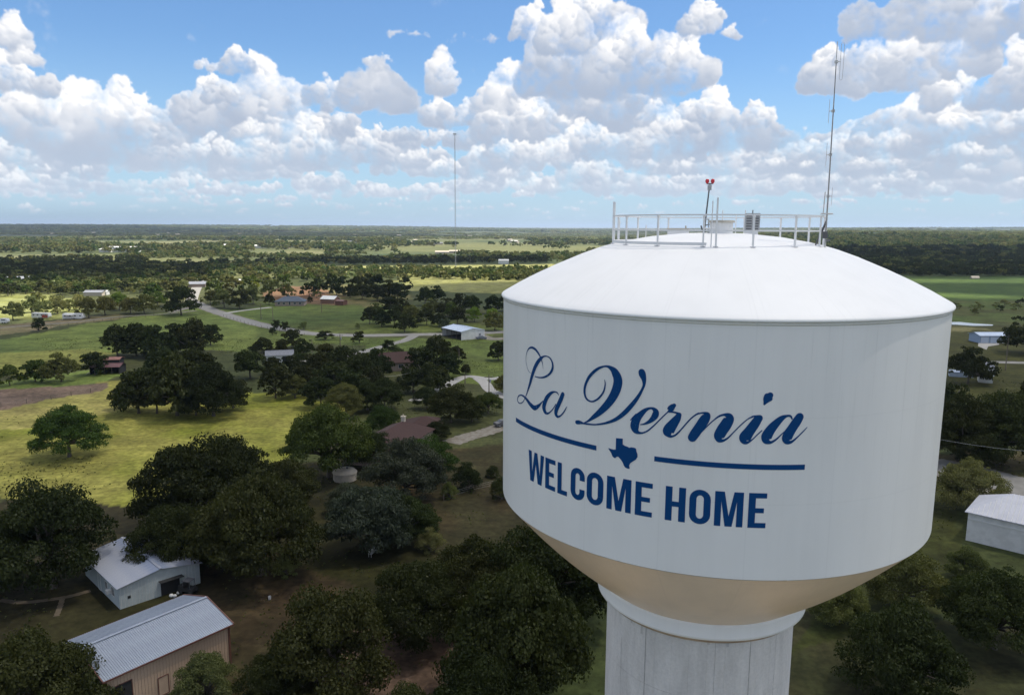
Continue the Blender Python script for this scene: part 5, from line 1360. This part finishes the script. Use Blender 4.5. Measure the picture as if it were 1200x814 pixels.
# --- the white building with the hipped ribbed roof, right edge
e0, e1, e2 = g(1130.7, 597.4, 4.6), g(1200, 612.8, 4.6), g(1137.6, 575.9, 4.6)
dl = (e1 - e0); dl.z = 0; dl.normalize(); dw = Vector((-dl.y, dl.x, 0)); Wp = abs((e2 - e0).dot(dw)) ; Lp = 19
ctr = e0 + dl * (Lp / 2) + dw * (Wp / 2)
hb = gable('hipped_building', 'white building with pale hipped ribbed roof at the right edge', 'building', ctr, math.atan2(dl.y, dl.x), Lp - .8, Wp - .8, 4.5, 2.45, M_whitewall, M_hiproof, .4, hip=4.6)
for k in range(30):                                 # standing ribs on the near slopes
    x = -Lp / 2 + .35 + k * .6; b_ = Wp / 2
    if x > Lp / 2 - .3: break
    run = min(1, (x + Lp / 2) / 5.0, (Lp / 2 - x) / 5.0)
    ymax = -b_ + b_ * run
    if run > .06: MB().tube((x, -b_ + .01, 4.30 + .13), (x, ymax, 4.30 + .13 + (2.45 + .22) * run), .045, n=4).build('roof_rib', M_frame, hb)
MB().box((0, -Wp / 2 + .36, 3.3), (Lp - .9, .07, .22)).build('wall_band', M_frame, hb)
MB().box((0, -Wp / 2 + .30, 4.40), (Lp - .6, .10, .16)).build('gutter', M_dark, hb)

# --- the chimney house
r0, r1 = g(477, 491, 5.1), g(437, 512, 5.1)
d = r1 - r0; d.z = 0; rl = d.length; d.normalize(); ctr = (r0 + r1) / 2
ch = gable('brick_house', 'house with red-brown hipped roof and pale chimney among the trees', 'house', ctr, math.atan2(-d.y, -d.x), rl + 5, 9.5, 2.9, 2.1, M_brick, M_redshingle, .5, hip=4.2)
cx_ = (rl + 5) / 2 - 4.0
chm = MB().box((cx_, .1, 4.9), (.75, .75, 2.2)).build('chimney', M_beige, ch)
MB().box((cx_, .1, 6.05), (.95, .95, .14)).tube((cx_, .1, 6.1), (cx_, .1, 6.45), .16).build('chimney_cap', M_beige, chm)
on_side(ch, 'front', rl + 5, 9.5, 2, 1.6, 1.4, 1.2); on_side(ch, 'front', rl + 5, 9.5, -3, 1.6, 1.4, 1.2); on_side(ch, 'right', rl + 5, 9.5, 0, 1.6, 1.6, 1.2)
ctr = g(497, 491, 3)
cw = gable('garage_wing', 'dark red hipped roof of the low wing behind the chimney house', 'outbuilding', ctr, .25, 7, 6, 2.4, 1.2, M_brick, M_redshingle, .4, hip=3)
# round pale roof below it
p = g(404, 550, 1.8)
rt_ = empty('round_tank', (p.x, p.y, 0), 0, 'round pale beige tank roof showing between the fresh green tree and the grey tree', 'tank')
MB().lathe([(2.1, .02), (2.1, 1.3)], 32).build('tank_shell', M_beige, rt_, True)
lid = MB().lathe([(2.2, 1.3), (2.22, 1.4), (1.8, 1.8), (1.0, 2.1), (.02, 2.2)], 32).build('lid', M_beige, rt_, True)
MB().tube((.5, -.3, 2.1), (.5, -.3, 2.4), .18, n=12).build('vent_cap', M_dark, lid)

# --- mid-distance buildings
t = None
P = g(545, 399); d = (g(505, 390, 3.4) - g(536, 397.5, 3.4)); d.z = 0; d.normalize(); w = Vector((-d.y, d.x, 0)); w = w if w.x > 0 else -w
L5, W5 = 15.5, 11.0
ctr = P + d * (L5 / 2) + w * (W5 / 2) + Vector((-1.5, .5, 0))
openshed = gable('open_shed', 'white metal shed with pale blue roof and open dark front', 'shed', ctr, math.atan2(-d.y, -d.x), L5, W5, 3.5, 1.0, M_whitewall, M_bluewash, .25, sheets=1.9, open_side='front' if (Matrix.Rotation(math.atan2(-d.y, -d.x), 3, 'Z') @ Vector((0, -1, 0))).dot(-w) > 0 else 'back')
on_side(openshed, 'right', L5, W5, 3.2, 1.2, 1.0, 2.1, 'door', child='door_leaf', cm=M_greyroof)
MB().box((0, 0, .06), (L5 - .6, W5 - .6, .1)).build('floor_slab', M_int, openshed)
B6 = gable('ranch_house', 'low brick house with slate blue hipped roof on the orange dirt', 'house', g(341, 357.5), .10, 16, 9.5, 2.7, 2.3, M_brick, M_shingle, .5, hip=4.5)
for u in (-5.8, -3.0, .2, 3.0, 5.9): on_side(B6, 'front', 16, 9.5, u, 1.5, 1.3 if u != .2 else 1.0, 1.2 if u != .2 else 1.9, 'window' if u != .2 else 'door', child='pane' if u != .2 else 'door_leaf')
c6 = MB().box((-1.5, .5, 4.6), (.9, .9, 2.0)).build('chimney', M_shingle, B6)
B7 = gable('hay_shed', 'open white-roofed shed with brown sides right of the slate roofed house', 'shed', g(387, 355), -.30, 9, 6.5, 2.6, 1.6, material('brown_sheet', (.20, .11, .07), .7), M_whitewall, .3)
B7b = gable('lean_to', 'low brown shed joined to the white-roofed hay shed', 'shed', g(400, 357), -.30, 5, 5, 2.3, .5, M_trim, M_trim, .2)
B8 = gable('red_roofed_house', 'house showing only its plain red-brown roof between dark oaks', 'house', g(466, 431), .35, 11.5, 10.5, 2.8, 2.4, M_brick, M_redshingle, .5)
on_side(B8, 'front', 11.5, 10.5, 0, 1.5, 1.5, 1.2)
B9 = gable('cottage', 'small white cottage with grey metal roof among dark trees', 'house', g(328, 423), .30, 8.5, 6, 2.6, 1.1, M_whitewall, M_greyroof, .4, sheets=1.4)
on_side(B9, 'front', 8.5, 6, -2, 1.4, 1.2, 1.2); on_side(B9, 'front', 8.5, 6, 2, 1.1, 2.4, 2.0, 'door', child='door_leaf', cm=M_int)
B11 = gable('maroon_shed', 'low shed with maroon metal roof beside the dark oaks', 'shed', g(127, 436.5), .12, 8.5, 5.5, 2.3, .7, M_int, M_maroon, .35, sheets=1.4, open_side='front')
B11b = gable('maroon_lean_to', 'reddish raised roof section behind the maroon shed', 'shed', g(133, 431), .12, 5.2, 4, 3.0, .5, M_int, material('rusty_sheet', (.26, .12, .09), .7, (.18, .08, .06), 2), .3)
M_green = material('green_plastic', (.03, .30, .16), .5)
p = g(107, 438)
sl_ = empty('garden_slide', (p.x, p.y, 0), .3, 'green and white plastic slide left of the maroon shed', 'slide')
MB().add([(-1.4, -.3, .1), (1, -.3, 1.3), (1, .3, 1.3), (-1.4, .3, .1), (-1.4, -.3, .02), (1, -.3, 1.22), (1, .3, 1.22), (-1.4, .3, .02)], [(0, 1, 2, 3), (7, 6, 5, 4), (0, 4, 5, 1), (2, 6, 7, 3), (1, 5, 6, 2), (3, 7, 4, 0)]).build('chute', M_frame, sl_)
MB().box((1.3, 0, .65), (.7, .8, 1.3)).box((1.3, 0, 1.6), (.8, .9, .12)).tube((1.0, -.4, 1.2), (1.0, -.4, 1.6), .04).tube((1.6, .4, 1.2), (1.6, .4, 1.6), .04).build('platform', M_green, sl_)
# blue garage
gl, gr = g(1148, 402), g(1182, 402); d = gr - gl; Lg = d.length
BG = gable('blue_garage', 'powder blue three-door garage with concrete apron in front', 'garage', (gl + gr) / 2 + Vector((-d.y, d.x, 0)).normalized() * 3.5, math.atan2(d.y, d.x), Lg, 7, 3.0, .9, M_garblue, M_bluewash, .4)
for u in (-Lg / 3, 0, Lg / 3): on_side(BG, 'front', Lg, 7, u, 1.25, Lg / 3 - 1.0, 2.4, 'garage_door', M_frame, child='door_leaf', cm=M_doorblue)
SH = gable('garden_shed', 'little white gabled shed on the mown grass right of the tank', 'shed', g(1154, 447), 1.1, 4.2, 3.6, 2.2, .8, M_whitewall, M_bluewash, .2)
SH2 = gable('workshop', 'grey-roofed workshop behind the little white gabled shed', 'shed', g(1145, 438), .15, 7.5, 5, 2.6, .9, M_whitewall, M_greyroof, .3)
SH3 = gable('long_greenhouse', 'long low pale shed half hidden under the round dark oak', 'shed', g(1126, 441), -.35, 6.5, 2.4, 1.4, .5, M_bluewash, M_bluewash, .1)
# left: trailers and houses in the sun
def trailer(label, px, py, rz, L, body, stripe=None, hh=2.3, roof2=False):
    p = g(px, py); t = empty('travel_trailer', (p.x, p.y, 0), rz, label, 'trailer')
    m = MB(); W = 2.4; a = L / 2
    prof = [(-a, .7), (-a + .1, .45), (a - .5, .45), (a, .9), (a, 1.6), (a - .35, hh + .5), (-a + .2, hh + .62), (-a, hh + .3)]
    V = [(x, -W / 2, z) for x, z in prof] + [(x, W / 2, z) for x, z in prof]; k = len(prof)
    m.add(V, [tuple(range(k)), tuple(reversed(range(k, 2 * k)))] + [((i + 1) % k, i, k + i, k + (i + 1) % k) for i in range(k)])
    m.build('body', body, t)
    for x in np.linspace(-a + 1.1, a - 1.3, max(2, int(L / 2))):
        w_ = MB().box((x, -W / 2 - .012, 1.85), (.85, .03, .6)).build('window', M_frame, t)
        MB().box((x, -W / 2 - .032, 1.85), (.72, .012, .47)).build('pane', M_glass, w_)
    if stripe: MB().box((a * .55, -W / 2 - .013, 1.3), (a * .7, .02, 1.5)).build('side_panel', stripe, t)
    if roof2: MB().box((-a * .3, -W / 2 - 1.3, 2.5), (L * .5, 2.6, .08)).tube((-a * .75, -W / 2 - 2.5, .02), (-a * .75, -W / 2 - 2.5, 2.5), .04).tube((a * .15, -W / 2 - 2.5, .02), (a * .15, -W / 2 - 2.5, 2.5), .04).build('awning', M_frame, t)
    for x in (-.5, .5):
        for y in (-W / 2 + .1, W / 2 - .1): MB().tube((x, y - .12, .36), (x, y + .12, .36), .35, n=12).build('wheel', M_tyre, t)
    MB().box((a + .7, 0, .5), (1.4, .12, .1)).tube((a + 1.3, 0, .02), (a + 1.3, 0, .55), .05).build('hitch', M_dark, t)
    return t
trailer('long white travel trailer with dark windows and an awning', 87, 374, .06, 9.5, M_white, None, 2.3, True)
trailer('white trailer with a red side panel behind the round bush', 49, 373, -.05, 8.5, M_white, M_redpaint, 2.2)
trailer('very small white camper near the left edge', 6, 379, .1, 3.2, M_white, None, 1.8)
gable('farmhouse', 'grey-roofed farmhouse with a white porch roof beyond the scrub', 'house', g(112, 346), .1, 11, 8, 2.2, 1.1, M_beige, M_greyroof, .4)
gable('porch', 'white roofed porch at the right end of the grey farmhouse', 'porch', g(121, 345.4), .1, 6, 5, 2.2, .7, M_whitewall, M_whitewall, .3)
gable('white_roofed_house', 'long white-roofed house in the trees at the left edge', 'house', g(19, 331.5), .45, 20, 12, 3.0, 2.0, M_redshingle, M_whitewall, .6)
p = g(30, 323.5); gable('white_roofed_annexe', 'small orange-sided annexe behind the long white-roofed house', 'house', p, .4, 9, 6, 3, 1.2, M_beige, M_whitewall, .3)
gable('roadside_house', 'grey-roofed house at the bend where the road leaves the trees', 'house', g(231, 336), .3, 12, 8, 2.4, 1.5, M_brick, M_greyroof, .5)
gable('yellow_cabin', 'tiny pale cabin in the bright trees right of the road', 'house', g(279, 333), .2, 4, 4, 2.8, 1, M_beige, M_whitewall, .3)
# far buildings: white schools, farm sheds and the town
def farb(px, py, L, W, H, wall, roof, label, group=None, rz=0.1, rise=1.5, wins=0, name='distant_building'):
    p = g(px, py); k = 1.0
    t = gable(name, label, 'building', (p.x, p.y), rz, L, W, H, rise, wall, roof, .4, group=group)
    if wins:
        for i in range(wins): on_side(t, 'front', L, W, -L / 2 + L * (i + .5) / wins, H * .5, L / wins * .5, H * .6)
    return t
M_w = M_whitewall
farb(146, 295, 46, 18, 8, M_w, M_w, 'white two-storey school with a row of dark arches', None, .05, 1.2, 6, 'school')
farb(124, 295.4, 16, 12, 5, M_w, M_w, 'small white building left of the white school')
farb(222, 290, 34, 14, 5, M_w, M_beige, 'long pale shed at the edge of the distant field')
farb(228, 292.5, 14, 12, 5, M_redshingle, M_w, 'reddish barn below the long pale shed')
farb(274, 290.5, 40, 16, 6, M_w, M_w, 'large white hall on the left of the distant town', None, .08, 2, 5)
farb(304, 290.5, 30, 14, 5, M_w, M_w, 'white hall touching the bottom edge of the distant tree line')
farb(261, 294, 12, 10, 4, M_redshingle, M_redshingle, 'little red-roofed house left of the large white hall')
farb(346, 289.5, 46, 16, 5, M_beige, M_w, 'long white-roofed hall in the middle of the plain', None, .05, 2)
farb(332, 291, 24, 12, 5, M_beige, M_beige, 'tan shed left of the long white-roofed hall')
farb(518, 298, 22, 12, 4, M_beige, M_beige, 'tan house by itself right of the distant town')
farb(537, 297, 30, 12, 4, M_beige, M_beige, 'wide tan house by itself right of the distant town')
farb(590, 309, 12, 9, 4, M_w, M_w, 'small white house just left of the tank at tree height')
p = g(527, 320.6)
farb(529, 321, 6, 4, 3, M_w, M_w, 'small white equipment hut at the foot of the tall mast', name='equipment_hut')
farb(1142, 326.5, 7, 3, 1.1, M_beige, M_beige, 'low white shed at the far edge of the bright green field')
rb = random.Random(12)
for i in range(34):
    px = rb.gauss(460, 34) if i < 30 else rb.uniform(380, 640); py = rb.uniform(282.5, 287.0) if i < 30 else rb.uniform(283, 290)
    farb(px, py, rb.uniform(10, 22), rb.uniform(9, 14), rb.uniform(3.5, 6), rb.choice([M_w, M_beige, M_beige, M_brick]), rb.choice([M_w, M_w, M_beige, M_greyroof, M_redshingle]), 'pale roofed building of the distant town', 'pale buildings of the distant town', rb.uniform(-.5, .5), name='town_building')
for i in range(12):
    px = rb.uniform(-10, 690); py = rb.uniform(271.0, 277)
    p = g(px, max(py, 264 + px * .0105 + 8))
    gable('ridge_house', 'pale speck of a house on the far ridge', 'building', (p.x, p.y), rb.uniform(-1, 1), 16, 10, 5, 2, M_beige, M_beige, 1, group='pale specks of houses on the far ridge')

# --- poles, mast, fences, cars
def pole(px, py, hpx, label, arm=True, xf=False, group=None):
    p = g(px, py); dep = (p - Vector((0, 0, CAM_H))).dot(cF); h = hpx * dep / F_PX
    t = empty('utility_pole', (p.x, p.y, 0), .4, label, 'utility pole', group)
    MB().tube((0, 0, 0), (0, 0, h), .17, .11, n=8).build('pole', M_wood, t)
    if arm:
        a = MB().box((0, .14, h - .6), (2.2, .1, .12)).build('crossarm', M_wood, t)
        for x in (-.95, .95): MB().tube((x, .14, h - .54), (x, .14, h - .34), .05, n=6).build('insulator', M_galv, a)
    if xf: MB().tube((.32, 0, h - 2.0), (.32, 0, h - 1.2), .24, n=10).build('transformer', M_galv, t)
    return t
pole(306, 374, 19, 'utility pole left of the slate roofed house'); pole(320, 376, 16, 'utility pole in front of the slate roofed house', False)
pole(399, 413, 22, 'utility pole with transformer beside the lane fork', True, True); pole(366, 413, 16, 'thin utility pole left of the lane fork', False)
pole(538, 428, 20, 'utility pole on the lawn left of the tank', False); pole(377, 366, 12, 'utility pole in front of the hay shed', False)
pole(573, 480, 42, 'utility pole rising by the gravel drive close to the tank', True, True); pole(1180, 414, 22, 'left pole of the pair in front of the blue garage', False)
pole(1178, 434, 26, 'utility pole on the grass in front of the lane, right edge', False)
pole(1193, 405, 17, 'pale post under the dark oak right of the garage', False)
pole(545, 450, 12, 'short pale post by the concrete drive', False); pole(419, 446, 10, 'short white post among the dark grove', False)
# radio mast on the plain
p = g(534, 318.5); dist = math.hypot(p.x, p.y)
mast = empty('radio_mast', (p.x, p.y, float(height(p.x, p.y))), .3, 'very tall thin lattice radio mast on the plain', 'radio mast')
HM = 133.0; w_ = .55
legs = [(w_ * math.cos(a), w_ * math.sin(a)) for a in (rad(90), rad(210), rad(330))]
for x, y in legs: MB().tube((x, y, 0), (x, y, HM), .09, .07, n=5).build('leg', M_galv, mast)
m = MB(); nb = 66
for k in range(nb):
    z0_, z1_ = HM * k / nb, HM * (k + 1) / nb
    for i in range(3):
        (x0, y0), (x1, y1) = legs[i], legs[(i + 1) % 3]
        m.tube((x0, y0, z0_), (x1, y1, z1_) if k % 2 else (x1, y1, z0_), .035, n=3, cap=False); m.tube((x1, y1, z0_), (x0, y0, z1_), .035, n=3, cap=False)
tag(m.build('lattice', M_galv, mast), kind='stuff')
MB().box((0, 0, HM + .5), (3.0, .25, 1.1)).tube((0, 0, HM), (0, 0, HM + 3), .08).tube((-1.3, 0, HM - 1), (-1.3, 0, HM + 1.6), .1).tube((1.3, 0, HM - 1), (1.3, 0, HM + 1.6), .1).build('antenna_head', M_galv, mast)
for zz in (45, 88, 128):
    for k in range(3):
        a = rad(30 + 120 * k); MB().tube((0, 0, zz), (70 * math.cos(a), 70 * math.sin(a), .1), .012, n=3, cap=False).build('guy_wire', M_galv, mast)
def wire_fence(name, label, pts, step=4.0, h=1.2, mat=M_wood):
    P = [g(*q) for q in pts]; o = P[0]
    t = empty(name, (o.x, o.y, 0), 0, label, 'fence')
    pmesh = MB().box((0, 0, h / 2), (.11, .11, h)).mesh('fence_post', mat); k = 0
    for a, b in zip(P[:-1], P[1:]):
        n = max(1, int((b - a).length / step))
        for i in range(n):
            q = a + (b - a) * i / n - o; l = link('fence_post', pmesh, t); l.location = (q.x, q.y, 0)
        for zz in (.45, .85, 1.15): MB().tube((a.x - o.x, a.y - o.y, zz), (b.x - o.x, b.y - o.y, zz), .012, n=3, cap=False).build('wire', M_galv, t)
wire_fence('pasture_fence', 'thin post and wire fence along the dusty edge of the green field', [(60, 385), (100, 379), (140, 374), (190, 370), (228, 366)])
wire_fence('pasture_fence', 'thin post and wire fence across the brown lawn below the shrubs', [(520, 586), (555, 576), (590, 568)], 3.2)
wire_fence('pasture_fence', 'thin post and wire fence between soil strip and sunlit pasture', [(-30, 482), (60, 468), (128, 456)], 5)
wire_fence('pasture_fence', 'thin post and wire fence beside the road below the slate roofed house', [(262, 371), (300, 383), (335, 390), (368, 395)], 5)
def car(px, py, rz, body, label, name='parked_car'):
    p = g(px, py); t = empty(name, (p.x, p.y, .07), rz, label, 'car')
    prof = [(-2.2, .45), (-2.15, .85), (-1.9, .98), (-1.35, 1.05), (-.75, 1.46), (.55, 1.48), (1.15, 1.05), (2.0, .92), (2.2, .7), (2.2, .35), (-2.1, .32)]
    V = []; k = len(prof)
    for y, s in ((-.86, 1), (-.8, 1.0), (.8, 1.0), (.86, 1)):
        for x, z in prof: V.append((x, y * (.86 if z > 1.2 else 1), z if abs(y) < .85 or z < .9 else z - .03))
    F = [((i + 1) % k + j * k, i + j * k, k + i + j * k, k + (i + 1) % k + j * k) for j in range(3) for i in range(k)]
    F += [tuple(range(k)), tuple(reversed(range(3 * k, 4 * k)))]
    MB().add(V, F).build('body', body, t)
    for s in (-1, 1): MB().add([(-1.15, s * .80, 1.08), (.95, s * .80, 1.08), (.5, s * .755, 1.42), (-.72, s * .755, 1.42)], [(0, 1, 2, 3)]).build('side_window', M_glass, t)
    MB().add([(1.17, -.7, 1.06), (1.17, .7, 1.06), (.62, .62, 1.46), (.62, -.62, 1.46)], [(0, 1, 2, 3)]).build('windscreen', M_glass, t)
    MB().add([(-1.37, -.7, 1.07), (-1.37, .7, 1.07), (-.80, .62, 1.45), (-.80, -.62, 1.45)], [(3, 2, 1, 0)]).build('rear_window', M_glass, t)
    for x in (-1.35, 1.35):
        for y in (-.78, .78):
            w = MB().tube((x, y - .1, .32), (x, y + .1, .32), .32, n=16).build('wheel', M_tyre, t)
            MB().tube((x, y - .108, .32), (x, y + .108, .32), .19, n=12).build('rim', M_galv, w)
    for y in (-.6, .6): MB().box((2.19, y, .72), (.05, .34, .14)).build('headlight', M_frame, t)
    return t
car(590, 499, .5, M_dark, 'dark car at the end of the gravel drive beside the tank')
car(564, 397.5, .2, M_greyroof, 'grey car parked right of the open shed')
car(1186, 549, .0, M_white, 'white car far along the grey road, right edge') if False else None

def power_line(label, a, b, sag=.6, n=12):
    t = empty('power_line', a, 0, label, 'power line'); P = [(b - a) * (i / n) - Vector((0, 0, sag * 4 * (i / n) * (1 - i / n))) for i in range(n + 1)]
    MB().path(P, .018, 4).build('wire', M_frame, t)
power_line('pale overhead wire crossing above the grey road right of the tank', g(1060, 506, 8), g(1240, 531, 8))
power_line('overhead wire over the dark grove in the middle distance', g(450, 441, 6), g(500, 430, 6))
for i, (px, py, lab) in enumerate(((508, 683, 'white plastic chair between the dark oaks left of the tank'), (437, 650, 'pale garden bench on the brown lawn below the grey tree'), (316, 702, 'white bucket on the bare soil right of the barn'))):
    p = g(px, py); t = empty(('garden_chair', 'garden_bench', 'bucket')[i], (p.x, p.y, 0), i * 1.2, lab, ('chair', 'bench', 'bucket')[i])
    if i == 2: MB().lathe([(.02, .02), (.14, .02), (.19, .42), (.17, .42), (.12, .06), (.02, .05)], 14).build('pail', M_frame, t); MB().path([(-.18, 0, .4), (-.12, 0, .55), (0, 0, .6), (.12, 0, .55), (.18, 0, .4)], .008, 4).build('handle', M_galv, t); continue
    w = .6 if i == 0 else 1.6
    MB().box((0, 0, .45), (w, .5, .05)).build('seat', M_frame, t); MB().box((0, .24, .75), (w, .05, .5)).build('backrest', M_frame, t)
    for x in (-w / 2 + .05, w / 2 - .05):
        for y in (-.2, .2): MB().box((x, y, .21), (.05, .05, .42)).build('leg', M_frame, t)

# ================================================================== haze: even, thin air over the plain
hz = MB().box((0, 0, 50), (92000, 92000, 220)).build('haze', None)
tag(hz, kind='stuff')
mh = bpy.data.materials.new('haze_air'); mh.use_nodes = True; n_ = mh.node_tree; n_.nodes.clear()
pv = n_.nodes.new('ShaderNodeVolumePrincipled'); pv.inputs['Density'].default_value = 5.5e-5; pv.inputs['Color'].default_value = (.62, .78, 1.0, 1); pv.inputs['Anisotropy'].default_value = .2
oo = n_.nodes.new('ShaderNodeOutputMaterial'); n_.links.new(pv.outputs[0], oo.inputs['Volume'])
hz.data.materials.append(mh)
